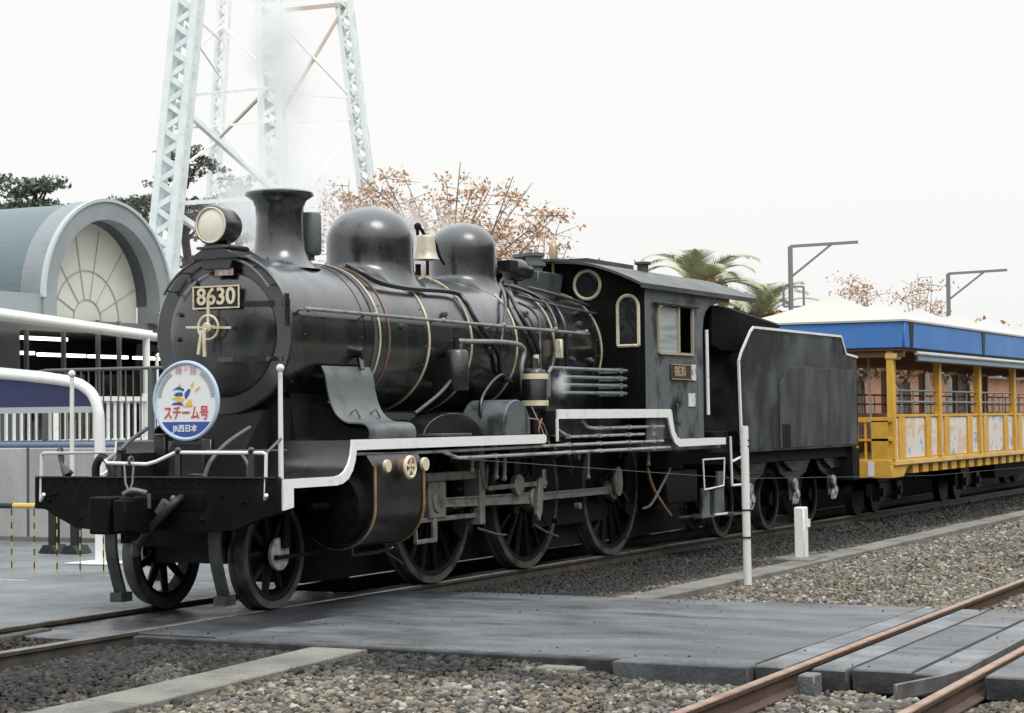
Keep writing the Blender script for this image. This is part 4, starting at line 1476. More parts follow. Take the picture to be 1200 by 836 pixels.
# sides: window opening 7.17-8.30 x 2.34-2.90
for sgn in (-1, 1):
    ys = sorted((sgn * YS, sgn * (YS - .02)))
    b.box(XF + .02, 7.18, *ys, ZB, 3.09)
    b.box(7.18, 8.27, *ys, ZB, 2.345)
    b.box(7.18, 8.27, *ys, 2.90, 3.09)
    b.box(8.27, XR, *ys, ZB, 3.09)
    b.prism([(XR, 3.09), (XR, 2.66), (XR + .03, 2.78), (XR + .10, 2.88), (XR + .25, 2.96), (XR + .6, 3.02), (XR + .95, 3.04), (XR + .95, 3.09)], 'y', *ys)
    b.box(XR, 9.20, *sorted((sgn * 1.19, sgn * 1.0)), 1.26, 1.30)
    # rivets
    for x in np.arange(6.86, 8.6, .095):
        b.sphere((x, sgn * 1.201, 2.97), .009, 6, 4)
        if x > 7.1 and x < 8.4:
            b.sphere((x, sgn * 1.201, 2.27), .009, 6, 4)
    for z in np.arange(1.75, 3.0, .085):
        b.sphere((6.83, sgn * 1.201, z), .008, 6, 4)
        b.sphere((8.56, sgn * 1.201, z), .008, 6, 4) if z < 2.6 else None
    b.box(7.70, 7.86, *sorted((sgn * 1.2, sgn * 1.225)), 1.52, 1.76)
    b.box(7.74, 7.80, *sorted((sgn * 1.2, sgn * 1.24)), 1.76, 1.84)
b.box(XF, 9.3, -1.15, 1.15, 1.20, 1.335)
b.box(XF + .1, XF + .5, -.75, .75, 1.34, 2.9)
CAB = b.build('cab', M_CAB, LOCO, bevel=.003)
b = MB()
n = 20
path = [(-1.245 + 2.49 * i / n, roofz(-1.22 + 2.44 * i / n)) for i in range(n + 1)]
b.strip(path, 'x', 6.58, 10.40, .03, side=1)
b.strip([(-1.25, roofz(1.22) - .03), (-1.25, roofz(1.22) + .02)], 'x', 6.58, 10.40, .015)
b.lathe([(.07, 3.30), (.07, 3.46), (.10, 3.47), (.10, 3.50), (0, 3.51)], (8.3, -.55, 0), 'z', 14, capends=False)
b.box(7.2, 8.6, -.30, .30, 3.43, 3.49)
b.build('cab_roof', mat('roof_paint', (.05, .055, .056), .42, 0, (.09, .095, .095), 3, .45, .7, rvar=.08), CAB)
for sgn in (-1, 1):
    # arched window frame
    yc = sgn * 1.0
    b = MB()
    ring = [(-.13, 2.42), (-.13, 2.87)] + [(.13 * math.cos(t), 2.87 + .13 * math.sin(t)) for t in np.linspace(PI, 0, 12)][1:-1] + [(.13, 2.87), (.13, 2.42)]
    sc_ = [(yc + y * 1.0, z) for y, z in ring]
    for i in range(len(sc_)):
        a, c_ = sc_[i], sc_[(i + 1) % len(sc_)]
        b.bar((XF - .012, a[0], a[1]), (XF - .012, c_[0], c_[1]), .05, .035, up=(1, 0, 0)) if False else b.tube([(XF - .008, a[0], a[1]), (XF - .008, c_[0], c_[1])], .021, 6)
    AW = b.build('arched_window', M_BRASSP, CAB)
    b = MB()
    b.prism(sc_, 'x', XF + .008, XF + .014)
    b.build('pane', M_GLASS, CAB)
    b = MB()
    b.ring((XF - .005, sgn * .49, 3.14), 'x', .165, .02, 28, 6)
    b.build('round_window', M_BRASSP, CAB)
    b = MB()
    b.lathe([(0, XF + .008), (.162, XF + .010)], (0, sgn * .49, 3.14), 'x', 28, capends=False)
    b.build('pane', M_GLASS, CAB)
    # side window
    b = MB()
    y0 = sgn * 1.212
    for p0, p1 in (((7.18, 2.345), (8.27, 2.345)), ((7.18, 2.345), (7.18, 2.90)), ((8.24, 2.345), (8.24, 2.90)), ((7.80, 2.345), (7.80, 2.90))):
        b.bar((p0[0], y0, p0[1]), (p1[0], y0, p1[1]), .03, .03, up=(0, 1, 0))
    b.build('window_frame', mat('frame_brassy', (.40, .37, .28), .5, .1), CAB)
    b = MB()
    b.bar((7.05, sgn * 1.225, 2.915), (8.38, sgn * 1.225, 2.915), .05, .022, up=(0, 0, 1))
    b.build('rain_strip', M_BLACK, CAB)
    b = MB()
    b.box(7.195, 7.785, *sorted((sgn * 1.195, sgn * 1.187)), 2.36, 2.89)
    b.build('shutter', M_SHUT, CAB)
    b = MB()
    b.tube([(XR + .0, sgn * 1.25, 2.66), (XR + .02, sgn * 1.25, 1.62)], .022, 8)
    b.build('grab_rail', M_WHITE, CAB)
# side number plates
for sgn in (-1, 1):
    b = MB()
    ys = sorted((sgn * 1.203, sgn * 1.222))
    b.box(7.53, 8.16, *ys, 2.04, 2.22)
    SPL = b.build('side_number_plate', mat('plate_brown', (.05, .035, .028), .5, 0), LOCO, bevel=.004)
    b = MB()
    if sgn < 0:
        b.text('8630', .17, sidef(-1.226, 7.80, 2.13), bold=.003, depth=.004)
        for z in (2.045, 2.215):
            b.bar((7.54, -1.224, z), (8.16, -1.224, z), .01, .01, up=(0, 1, 0))
        b.build('lettering', mat('plate_tan', (.42, .32, .22), .5, .2), SPL)
        b = MB()
        b.box(8.20, 8.34, -1.216, -1.203, 2.035, 2.225)
        b.build('white_plate', mat('card_white', (.66, .66, .62), .5, 0, (.3, .3, .3), 16, .5, .6), LOCO)
        b = MB()
        b.box(8.10, 8.32, -1.214, -1.203, 1.72, 1.88)
        b.build('white_plate', MATS['card_white'], LOCO)
# footsteps and grab frames below the cab
for sgn in (-1, 1):
    b = MB()
    y0 = sgn * 1.18
    for p0, p1 in (((8.62, 1.07), (9.36, 1.07)), ((8.62, 1.07), (8.66, .70)), ((9.36, 1.07), (9.32, .73)), ((8.66, .70), (9.32, .73))):
        b.tube([(p0[0], y0, p0[1]), (p1[0], y0, p1[1])], .011, 8)
    b.build('step_grab_frame', M_POLEW, LOCO)
    b = MB()
    b.box(8.6, 8.86, *sorted((sgn * 1.17, sgn * 1.14)), .38, .72)
    b.box(9.05, 9.36, *sorted((sgn * 1.17, sgn * 1.14)), .38, .72)
    b.box(8.5, 9.4, *sorted((sgn * 1.2, sgn * .9)), .36, .38)
    b.build('cab_step', M_CAB, LOCO)
    b = MB()
    b.bar((8.95, sgn * 1.205, .385), (9.35, sgn * 1.205, .385), .02, .03, up=(0, 1, 0))
    b.build('step_edge', M_WHITE, LOCO)
# copper injector pipes under the cab
for pts in ([(7.3, -1.0, 1.0), (7.45, -1.0, .78), (7.72, -1.02, .55), (7.95, -1.02, .42)], ):
    b = MB()
    b.tube(smoothpath(pts), .02, 8)
    lab(b.build('copper_pipe', M_COPPER, LOCO), 'thick copper pipe hanging under the cab front')
b = MB()
b.tube(smoothpath([(8.0, -1.0, .98), (7.7, -1.02, .80), (7.35, -1.02, .58), (7.1, -1.02, .54)]), .016, 8)
b.build('pipe', M_PIPE, LOCO)
b = MB()
b.box(7.9, 8.9, -1.0, -.55, .55, .95)
b.build('ash_box', M_GREASE, LOCO, bevel=.02)

# ---------------- front end
b = MB()
poly = [(1.24, 1.14), (1.24, .885), (1.12, .865), (1.04, .82), (.80, .715), (.60, .70), (-.60, .70), (-.80, .715), (-1.04, .80), (-1.24, .86), (-1.24, 1.14)]
b.prism(poly, 'x', -.87, -.80)
for y in np.arange(-1.15, 1.16, .115):
    b.sphere((-.872, y, 1.105), .013, 6, 4)
for y, z in ((1.08, .95), (1.02, 1.0), (-.9, .95), (-.7, 1.0), (.75, .8), (-.5, .8)):
    b.sphere((-.872, y, z), .02, 6, 4)
b.box(-.88, -.87, -.52, .28, .88, 1.03)
b.build('buffer_beam', M_BEAM, LOCO, bevel=.006)
b = MB()
b.box(-.885, -.80, -1.22, 1.22, 1.141, 1.152)
b.build('beam_cap', M_BLACK, LOCO)
# knuckle coupler
b = MB()
b.box(-1.28, -.85, -.07, .13, .76, .98)
b.prism([(-1.42, .02), (-1.42, .22), (-1.25, .26), (-1.02, .18), (-1.02, -.10), (-1.30, -.16), (-1.40, -.12), (-1.36, -.04), (-1.26, -.01)], 'z', .70, 1.0)
b.prism([(-1.44, -.04), (-1.30, .02), (-1.24, -.06), (-1.30, -.16), (-1.43, -.15)], 'z', .72, .98)
b.cyl((-1.30, -.10, .66), (-1.30, -.10, 1.04), .035)
CP = b.build('coupler', M_BEAM, LOCO, bevel=.015, seg=2)
b = MB()
b.tube(smoothpath([(-1.18, .06, 1.01), (-1.15, .0, 1.045), (-1.10, -.05, 1.035), (-1.08, -.10, 1.02)]), .025, 8)
b.tube([(-1.08, -.12, 1.02), (-1.08, -.12, .90)], .018, 8)
b.build('lock_lifter', M_PIPE, CP)
# uncoupling rod across the beam with brackets
b = MB()
R_ = .0155
b.tube([(-.86, 1.18, .94), (-.86, 1.17, 1.335), (-.86, 1.15, 1.345), (-.86, .36, 1.35), (-.90, .46, 1.285), (-.92, .42, 1.265), (-.92, .02, 1.255), (-.90, -.06, 1.275), (-.86, -.23, 1.35), (-.86, -1.09, 1.345), (-.86, -1.12, 1.335), (-.86, -1.11, .965), (-.92, -1.16, 1.01)], R_, 8)
b.tube([(-.86, 1.18, .94), (-.92, 1.10, 1.0)], R_, 8)
b.build('uncoupling_rod', M_POLEW, LOCO)
b = MB()
for k in (-1, 1):
    b.tube([(-.92, .2 + k * .05, 1.27), (-1.0, .14 + k * .035, 1.1), (-1.05, .10, 1.03)], .010, 6)
b.ring((-.92, .18, 1.285), 'y', .03, .012, 12, 6)
b.build('lifting_link', M_PIPE, LOCO)
for y in (-.26, -.98, .34):
    b = MB()
    b.box(-.875, -.85, y - .025, y + .025, 1.15, 1.36)
    b.sphere((-.862, y, 1.365), .03, 8, 6)
    b.build('rod_bracket', M_BLACK, LOCO)
for y0, y1 in ((-.52, -.62), (.47, .44)):
    b = MB()
    pts = smoothpath([(-.86, y0, 1.15), (-.80, y0 - .02, 1.28), (-.62, (y0 + y1) / 2, 1.42), (-.35, y1, 1.55)])
    b.tube(pts, .018, 8)
    b.build('front_stay', M_PIPE, LOCO)
b = MB()
b.tube([(-.86, -1.12, 1.34), (-.70, -1.16, 1.46)], .012, 6)
b.tube(smoothpath([(-.62, -.78, 1.14), (-.62, -.78, 1.24), (-.60, -.70, 1.33), (-.60, -.60, 1.35)]), .016, 8)
b.tube([(-.60, -1.15, 1.36), (-.60, -.35, 1.36)], .009, 6)
b.build('front_stay', M_PIPE, LOCO)
for y, x in ((-1.15, -.69), (1.15, -.48)):
    b = MB()
    b.cyl((x, y, 1.13), (x, y, 2.02), .022, .018, n=10)
    b.sphere((x, y, 2.03), .034, 10, 8)
    b.build('marker_pole', M_POLEW, LOCO)
# air hoses and levers
b = MB()
P = smoothpath([(-.80, 1.02, 1.38), (-.83, .98, 1.28), (-.84, .96, 1.24), (-.84, .90, 1.16)])
b.tube(P, [.028, .03, .03, .03, .028, .026, .022, .02, .02, .02, .02, .02, .025, .03, .035, .04, .045, .05, .05][:len(P)], 8)
b.build('cut_out_cock', M_BLACK, LOCO)
b = MB()
b.tube(smoothpath([(-.80, .64, 1.15), (-.82, .62, 1.24), (-.84, .55, 1.31), (-.84, .48, 1.28), (-.84, .42, 1.15)]), .034, 10)
b.tube(smoothpath([(-.55, .60, 1.15), (-.56, .62, 1.30), (-.60, .50, 1.36)]), .028, 10)
b.build('air_hose', M_RUBBER, LOCO)
b = MB()
b.tube(smoothpath([(-.88, -.30, .98), (-.98, -.28, .92), (-1.02, -.10, .74), (-.96, .08, .58), (-.90, .14, .50)]), [.034] * 25, 10)
b.build('air_hose', M_RUBBER, LOCO)
b = MB()
b.cyl((-.97, -.22, .95), (-.98, -.15, .85), .045)
b.cyl((-.97, .09, .60), (-.93, .13, .52), .042)
b.build('hose_coupling', M_PIPE, LOCO)
b = MB()
b.tube([(-.80, -.37, 1.15), (-.84, -.33, 1.0), (-.90, -.27, .94)], .012, 6)
b.cyl((-.90, -.27, .94), (-.90, -.22, .98), .03)
b.build('hose_cock', M_PIPE, LOCO)
# stand that carries the headboard
b = MB()
b.box(-.32, -.26, -.20, -.10, 1.13, 1.45)
b.box(-.40, -.20, -.28, -.02, 1.13, 1.16)
b.box(-.30, -.27, -.10, .20, 1.40, 1.46)
b.box(-.32, -.26, .28, .40, 1.13, 1.5)
b.build('headboard_stand', M_BLACK, LOCO, bevel=.006)

# =================================================================== headboard sign
HB = empty('round_sign', (-.33, .04, 1.45))
tag(HB, 'round white headboard with red Japanese lettering and blue base on the locomotive front', 'sign')
xh = -.33
yc, zc, rs = .045, 1.78, .328
b = MB()
b.lathe([(0, xh), (rs, xh), (rs, xh + .02), (0, xh + .02)], (0, yc, zc), 'x', 64, capends=False)
b.build('disc', M_SIGNW, HB)
b = MB()
b.ring((xh, yc, zc), 'x', rs, .019, 64, 8)
b.build('rim', M_SIGNR, HB)
b = MB()
q = math.asin(.185 / rs)
seg = [(yc + (rs - .012) * math.cos(t), zc + (rs - .012) * math.sin(t)) for t in np.linspace(PI + q, 2 * PI - q, 30)]
b.prism(seg, 'x', xh - .003, xh - .001)
b.build('blue_base', M_SIGNB, HB)
b = MB()
b.text('JR西日本', .066, front(xh - .006, yc + .008, zc - .238), bold=.002, depth=.001)
b.build('lettering', mat('sign_letter_white', (.75, .80, .84), .5), HB)
b = MB()
b.text('スチーム号', .128, lambda c: (xh - .004 - c.z, yc - c.x * .74, zc - .108 + c.y), bold=.002, depth=.001)
b.build('lettering', M_SIGNRED, HB)
b = MB()
for ch, dy in (('梅', .075), ('路', -.075)):
    b.text(ch, .075, front(xh - .004, yc + dy, zc + .255), depth=.001)
b.text('小', .045, front(xh - .004, yc, zc + .268), depth=.001)
b.build('lettering', M_SIGNPINK, HB)
for a0, a1 in ((R(8), R(56)), (R(124), R(172))):      # ring of railway track with ties, left and right
    b = MB()
    for k in range(12):
        a = a0 + (a1 - a0) * k / 11
        b.bar((xh - .003, yc - .262 * math.cos(a), zc + .262 * math.sin(a)), (xh - .003, yc - .298 * math.cos(a), zc + .298 * math.sin(a)), .010, .003, up=(1, 0, 0))
    for rr in (.270, .290):
        pts = [(xh - .003, yc - rr * math.cos(a0 + (a1 - a0) * k / 16), zc + rr * math.sin(a0 + (a1 - a0) * k / 16)) for k in range(17)]
        b.tube(pts, .0028, 4)
    b.build('track_border', M_SIGNG, HB)
# abstract emblem of coloured strokes
def patch(b, pts):
    b.prism([(yc - u, zc + v) for u, v in pts], 'x', xh - .004, xh - .002)
b = MB()
patch(b, [(-.14, .095), (-.08, .125), (-.02, .105), (-.02, .085), (-.08, .10)])
patch(b, [(-.13, .055), (-.09, .075), (-.04, .075), (-.03, .045), (-.10, .04)])
patch(b, [(-.01, .07), (.03, .105), (.05, .10), (.03, .05), (.0, .015), (-.015, .04)])
patch(b, [(-.155, -.03), (-.05, -.035), (-.02, -.045), (-.05, -.01), (-.12, -.012)])
b.build('emblem', M_SIGNB, HB)
b = MB()
patch(b, [(-.15, .025), (-.10, .005), (-.08, -.02), (-.04, -.015), (-.02, .02), (-.06, .035), (-.10, .035)])
patch(b, [(-.02, -.05), (.0, -.02), (.05, .02), (.06, -.01), (.07, -.045)])
patch(b, [(-.08, .13), (-.06, .155), (-.05, .12)])
patch(b, [(.05, .13), (.07, .165), (.085, .16), (.07, .11)])
patch(b, [(.09, .09), (.14, .125), (.15, .12), (.11, .075)])
b.build('emblem', M_SIGNY, HB)

#=================================================================== TENDER
TD = empty('tender', (12.5, 0, 0))
tag(TD, 'black coal and water tender with white edge line behind the locomotive cab', 'tender')
side = [(9.93, 1.13), (9.85, 2.30), (9.95, 2.42), (10.30, 2.70), (10.42, 2.755), (14.19, 2.755), (14.42, 2.50), (14.98, 2.465), (15.0, 1.13)]
b = MB()
b.prism(side, 'y', -1.2, -1.185)
b.prism(side, 'y', 1.185, 1.2)
b.box(10.35, 14.95, -1.185, 1.185, 1.13, 2.42)
b.box(14.95, 14.985, -1.2, 1.2, 1.13, 2.46)
b.box(9.95, 10.35, -1.0, 1.0, 1.13, 1.4)
for x in np.arange(10.0, 14.95, .11):
    for z in (1.165,):
        b.sphere((x, -1.2, z), .009, 6, 4)
for z in np.arange(1.25, 2.5, .075):
    b.sphere((14.93, -1.2, z), .008, 6, 4)
    b.sphere((10.02, -1.2, z), .008, 6, 4) if z < 2.4 else None
for x in np.arange(10.5, 14.2, .085):
    b.sphere((x, -1.2, 2.70), .008, 6, 4)
for x in (11.2,):
    for z in np.arange(1.25, 2.7, .075):
        b.sphere((x, -1.2, z), .008, 6, 4)
BODY = b.build('tank', M_TENDER, TD, bevel=.004)
b = MB()
b.prism([(10.35, 1.16), (11.75, 2.27), (14.9, 2.27), (14.9, 1.16)], 'y', -1.212, -1.201) if False else b.prism([(11.42, 1.16), (11.42, 2.03), (11.85, 2.27), (14.93, 2.27), (14.93, 1.16)], 'y', -1.209, -1.2005)
b.build('side_panel', M_TPANEL, TD, bevel=.003)
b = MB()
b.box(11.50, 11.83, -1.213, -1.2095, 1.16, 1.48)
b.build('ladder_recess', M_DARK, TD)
for sgn in (-1, 1):
    b = MB()
    P = [(9.93, 1.13), (9.85, 2.30), (9.95, 2.42), (10.30, 2.70), (10.42, 2.755), (14.19, 2.755), (14.42, 2.50), (14.98, 2.465)]
    for i in range(len(P) - 1):
        wd = .055 if i == 0 else .032
        b.bar((P[i][0], sgn * 1.205, P[i][1]), (P[i + 1][0], sgn * 1.205, P[i + 1][1]), wd, .022, up=(0, 1, 0))
    b.build('white_edge', M_WHITE, TD)
b = MB()
b.prism([(9.55, 2.5), (9.55, 3.02), (10.3, 3.02), (12.2, 2.88), (12.35, 2.6), (12.35, 2.42), (9.9, 2.42)], 'y', -.95, .95)
b.build('coal_bunker', M_BEAM, TD, bevel=.03)
nC = 160
P = np.stack([RNG.uniform(9.7, 12.0, nC), RNG.uniform(-.8, .8, nC), RNG.uniform(2.9, 3.02, nC)], 1)
v_, f_ = ico()
Vc = np.einsum('nij,nkj->nki', rotmats(nC), v_[None] * RNG.uniform(.8, 1.1, (nC, 12, 1)) * RNG.uniform(.05, .1, (nC, 1, 1))) + P[:, None] - np.array([12.5, 0, 0])
o = mesh_np('coal', Vc.reshape(-1, 3), (f_[None] + (np.arange(nC) * 12)[:, None, None]).reshape(-1, 3), M_DARK)
o.parent = TD
b = MB()
b.box(9.9, 14.95, -1.12, 1.12, .98, 1.13)
b.box(9.8, 14.95, -.40, .40, .5, 1.0)
b.box(14.7, 15.03, -1.2, 1.2, .63, 1.1)
b.build('underframe', M_DARK, TD)
for i, x in enumerate((10.72, 12.55, 14.30)):
    b = MB()
    b.prism([(x - .75, .98), (x - .55, .80), (x - .24, .72), (x - .20, .42), (x + .20, .42), (x + .24, .72), (x + .55, .80), (x + .75, .98)], 'y', -1.0, -.97)
    for k in range(5):
        b.box(x - .55 + .08 * k, x + .55 - .08 * k, -1.06, -.999, .97 - .03 * k - .03, .97 - .03 * k + .002)
    b.build('side_frame', M_BLACK, TD, bevel=.006)
tw = wheel(.43, .37, 9, .09, 'tender_wheel')
tb = BASE[TD.name]
first = True
for x in (10.72, 12.55, 14.30):
    for sgn in (-1, 1):
        o = tw if first else copy_tree(tw)
        first = False
        o.parent = TD
        o.location = Vector((x, sgn * .565, .43)) - tb
        if sgn > 0:
            o.rotation_euler = (0, 0, PI)
    b = MB()
    b.prism([(x - .09, .36), (x + .03, .36), (x + .09, .42), (x + .11, .52), (x + .05, .58), (x + .06, .68), (x - .02, .72), (x - .08, .68), (x - .07, .60), (x + .0, .53), (x - .07, .46)], 'y', -1.05, -1.0)
    b.cyl((x + .02, -1.04, .5), (x + .02, -1.07, .5), .06)
    b.build('axle_box', mat('axle_white', (.36, .36, .34), .5, 0, (.14, .14, .13), 12, .5, .65), TD, bevel=.01)
b = MB()
for p0, p1 in (((9.58, 1.34), (9.62, .72)), ((9.62, .72), (10.05, .72)), ((9.60, 1.02), (10.0, 1.08))):
    b.tube([(p0[0], -1.18, p0[1]), (p1[0], -1.18, p1[1])], .017, 8)
b.build('step_grab_frame', M_POLEW, TD)
b = MB()
b.box(9.55, 10.05, -1.2, -.9, .34, .37)
b.bar((9.55, -1.205, .36), (10.0, -1.205, .36), .02, .03, up=(0, 1, 0))
b.box(9.6, 9.8, -1.0, -.97, .37, .9)
b.build('tender_step', M_CAB, TD)

#=================================================================== CARRIAGE
CR = empty('open_carriage', (25, 0, 0))
tag(CR, 'yellow open sided passenger carriage with blue canopy valance behind the tender', 'railway carriage')
X0, X1 = 16.4, 39.0
b = MB()
b.box(X0, X1, -1.3, 1.3, .80, .885)
b.box(X0, X0 + .06, -1.3, 1.3, .60, .80)
for sgn in (-1, 1):
    ys = sorted((sgn * 1.3, sgn * 1.25))
    b.prism([(X0 + .06, .80), (X0 + .06, .60), (17.05, .60), (17.15, .64), (17.25, .72), (17.4, .765), (17.6, .78), (X1, .78), (X1, .80)], 'y', *ys)
    for x in np.arange(17.7, X1 - .3, .62):
        b.box(x, x + .34, *sorted((sgn * 1.28, sgn * .6)), .64, .79)
FL = b.build('floor_frame', M_YEL, CR, bevel=.006)
b = MB()
for sgn in (-1, 1):
    b.box(X0 + .1, X1, *sorted((sgn * 1.3, sgn * 1.335)), .80, .86)
b.build('floor_edge', M_YEL2, CR)
b = MB()
b.box(X0 - .012, X0 - .002, -1.02, -.92, .62, .86)
b.build('white_stripe', M_WHITE, CR)
posts = [16.46 + 2.80 * i for i in range(9)]
for x in posts:
    for sgn in (-1, 1):
        b = MB()
        ys = sorted((sgn * 1.33, sgn * 1.22))
        b.box(x, x + .15, *ys, .885, 2.62)
        b.build('post', M_YEL if sgn < 0 else M_ORBR, CR, bevel=.008)  # far side posts: yellow with the shade put into the colour
        b = MB()
        b.box(x - .02, x + .24, *sorted((sgn * 1.40, sgn * 1.2)), 2.46, 2.56)
        b.build('post_bracket', M_YEL2, CR, bevel=.02)
def postermat():
    m = bpy.data.materials.new('painted_poster')
    m.use_nodes = True
    t = m.node_tree
    bs = t.nodes['Principled BSDF']
    tc = t.nodes.new('ShaderNodeTexCoord')
    n = t.nodes.new('ShaderNodeTexNoise')
    n.inputs['Scale'].default_value = 4.2
    n.inputs['Detail'].default_value = 3
    t.links.new(tc.outputs['Object'], n.inputs['Vector'])
    cr = t.nodes.new('ShaderNodeValToRGB')
    els = [(0, (.25, .35, .55)), (.36, (.30, .42, .60)), (.40, (.74, .72, .68)), (.54, (.76, .70, .62)), (.61, (.70, .46, .30)), (.68, (.75, .62, .48)), (1, (.6, .2, .12))]
    cr.color_ramp.elements[0].color = (*els[0][1], 1)
    cr.color_ramp.elements[1].color = (*els[-1][1], 1)
    for p_, c_ in els[1:-1]:
        e = cr.color_ramp.elements.new(p_)
        e.color = (*c_, 1)
    t.links.new(n.outputs[0], cr.inputs[0])
    t.links.new(cr.outputs[0], bs.inputs['Base Color'])
    bs.inputs['Roughness'].default_value = .5
    return m
M_POST = postermat()
for i in range(8):
    x = posts[i]
    for sgn in (-1, 1):
        b = MB()
        ys = sorted((sgn * 1.27, sgn * 1.24))
        b.box(x + .15, x + 2.80, *ys, .885, 1.56)
        b.box(x + .15, x + 2.80, *sorted((sgn * 1.30, sgn * 1.22)), 1.555, 1.60)
        for xx in (x + .42, x + 2.03):
            b.box(xx, xx + .32, *sorted((sgn * 1.305, sgn * 1.27)), .885, 1.55)
        SPN = b.build('side_panel', M_YEL, CR, bevel=.004)
        if sgn < 0:
            for xa, xb in ((x + .18, x + .38), (x + .80, x + 1.96), (x + 2.42, x + 2.76)):
                b = MB()
                b.box(xa, xb, -1.282, -1.271, .90, 1.54)
                b.build('poster', M_POST, SPN)
        b = MB()
        for z in (1.98, 1.80):
            b.tube([(x + .15, sgn * 1.26, z), (x + 2.8, sgn * 1.26, z)], .018, 6)
        for k in range(1, 4):
            b.tube([(x + .7 * k, sgn * 1.26, 1.6), (x + .7 * k, sgn * 1.26, 1.98)], .014, 6)
        b.build('guard_rail', M_GREYR, CR)
    for sx in (.7, 2.1):
        for sgn in (-1, 1):
            b = MB()
            ys = sorted((sgn * 1.15, sgn * .35))
            b.box(x + sx, x + sx + .43, *ys, 1.22, 1.27)
            b.box(x + sx + .42, x + sx + .46, *ys, 1.25, 1.62)
            b.box(x + sx + .05, x + sx + .40, *sorted((sgn * 1.1, sgn * 1.05)), .885, 1.23)
            b.build('bench', M_REDB, CR, bevel=.01)
# end railing
b = MB()
for y in np.arange(-1.15, 1.2, .135):
    b.box(X0 + .02, X0 + .05, y - .018, y + .018, .885, 1.5)
b.box(X0 + .01, X0 + .06, -1.3, 1.3, 1.48, 1.56)
b.box(X0 + .01, X0 + .06, -1.3, 1.3, 1.18, 1.22)
b.box(X0 + .01, X0 + .05, -1.25, -.98, .885, 1.5)
b.build('end_railing', M_YEL, CR)
b = MB()
b.box(X0 + .3, X0 + .36, -.35, -.29, .885, 2.6)
b.tube([(X0 + .32, -.9, .9), (X0 + .5, -.8, 2.6)], .02, 6)
b.build('end_stanchion', M_GREYR, CR)
# roof canopy
XC0, XC1 = 16.38, 39.3
b = MB()
b.box(XC0, XC1, -1.55, -1.52, 2.64, 3.055)
b.box(XC0, XC1, 1.52, 1.55, 2.64, 3.055)
b.box(XC0, XC0 + .03, -1.52, 1.52, 2.64, 3.055)
b.box(XC1 - .03, XC1, -1.52, 1.52, 2.64, 3.055)
CN = b.build('canopy_valance', M_CANB, CR, bevel=.012)
for i, x in enumerate([16.62] + [21.35 + 4.9 * k for k in range(4)]):
    b = MB()
    b.prism([(x, 3.05), (x + .26, 3.05), (x + .19, 2.65), (x + .07, 2.65)], 'y', -1.562, -1.551)
    b.build('valance_strap', M_BLK, CN)
b = MB()
b.box(XC0 + .04, XC1 - .04, -1.5, 1.5, 2.60, 2.64)
for x in np.arange(XC0 + .1, XC1, 1.4):
    b.box(x, x + .08, -1.5, 1.5, 2.50, 2.60)
b.build('ceiling', M_ORBR, CR)
b = MB()
b.box(XC0 - .03, XC1 + .03, -1.57, 1.57, 3.055, 3.085)
b.build('roof_edge', M_TENT, CR)
pk = XC0 - .02
i = 0
while pk + 2.6 < XC1 + .05:
    b = MB()
    xa, xb, xm = pk, pk + 2.62, pk + 1.31
    vs, fs = [], []
    N = 8
    for r_ in range(N + 1):       # concave tent pyramid
        t = r_ / N
        z = 3.085 + .50 * (t ** 1.5)
        s_ = 1 - t
        for k in range(32):
            side_, q_ = divmod(k, 8)
            u = q_ / 8 * 2 - 1
            pu = [(u, -1), (1, u), (-u, 1), (-1, -u)][side_]
            vs.append((xm + pu[0] * 1.31 * max(s_, .015), pu[1] * 1.55 * max(s_, .015), z))
    for r_ in range(N):
        for k in range(32):
            k2 = (k + 1) % 32
            fs.append((r_ * 32 + k, r_ * 32 + k2, (r_ + 1) * 32 + k2, (r_ + 1) * 32 + k))
    b.add(vs, fs)
    lab(b.build('tent_roof', [M_TENTY, M_TENT, M_TENTP][i % 3], CR, smooth=50), ['cream tent peak on the roof', 'white tent peak on the roof', 'pink tent peak on the roof'][i % 3])
    pk += 2.62
    i += 1
# rolled awning
b = MB()
b.tube([(17.2, -1.50, 2.575), (XC1 - .5, -1.50, 2.575)], .035, 10)
AW = b.build('awning_roll', M_POLEW, CR)
b = MB()
b.prism([(-1.50, 2.55), (-1.52, 2.46), (-1.47, 2.44), (-1.46, 2.55)], 'x', 17.3, XC1 - .5)
b.build('awning_cloth', M_AWN, AW)
# bogies
for xb in (17.3, 22.6, 32.5, 36.8):
    b = MB()
    for sgn in (-1, 1):
        ys = sorted((sgn * .95, sgn * .88))
        b.box(xb - .9, xb + .9, *ys, .30, .50)
        for dx in (-.5, .5):
            b.box(xb + dx - .12, xb + dx + .12, *sorted((sgn * 1.02, sgn * .9)), .22, .52)
            b.lathe([(.33, -.06), (.33, .06)], (xb + dx, sgn * .565, .33), 'y', 28)
            b.cyl((xb + dx, sgn * 1.02, .36), (xb + dx, sgn * 1.06, .36), .07)
    b.box(xb - .3, xb + .3, -.9, .9, .4, .62)
    b.build('bogie', M_GREASE, CR)
b = MB()
b.box(17.0, X1, -.5, .5, .45, .80)
b.box(15.3, 16.4, -.12, .12, .72, .9)
b.box(24.5, 27.0, -1.0, -.5, .35, .75)
b.build('underframe', M_DARK, CR)

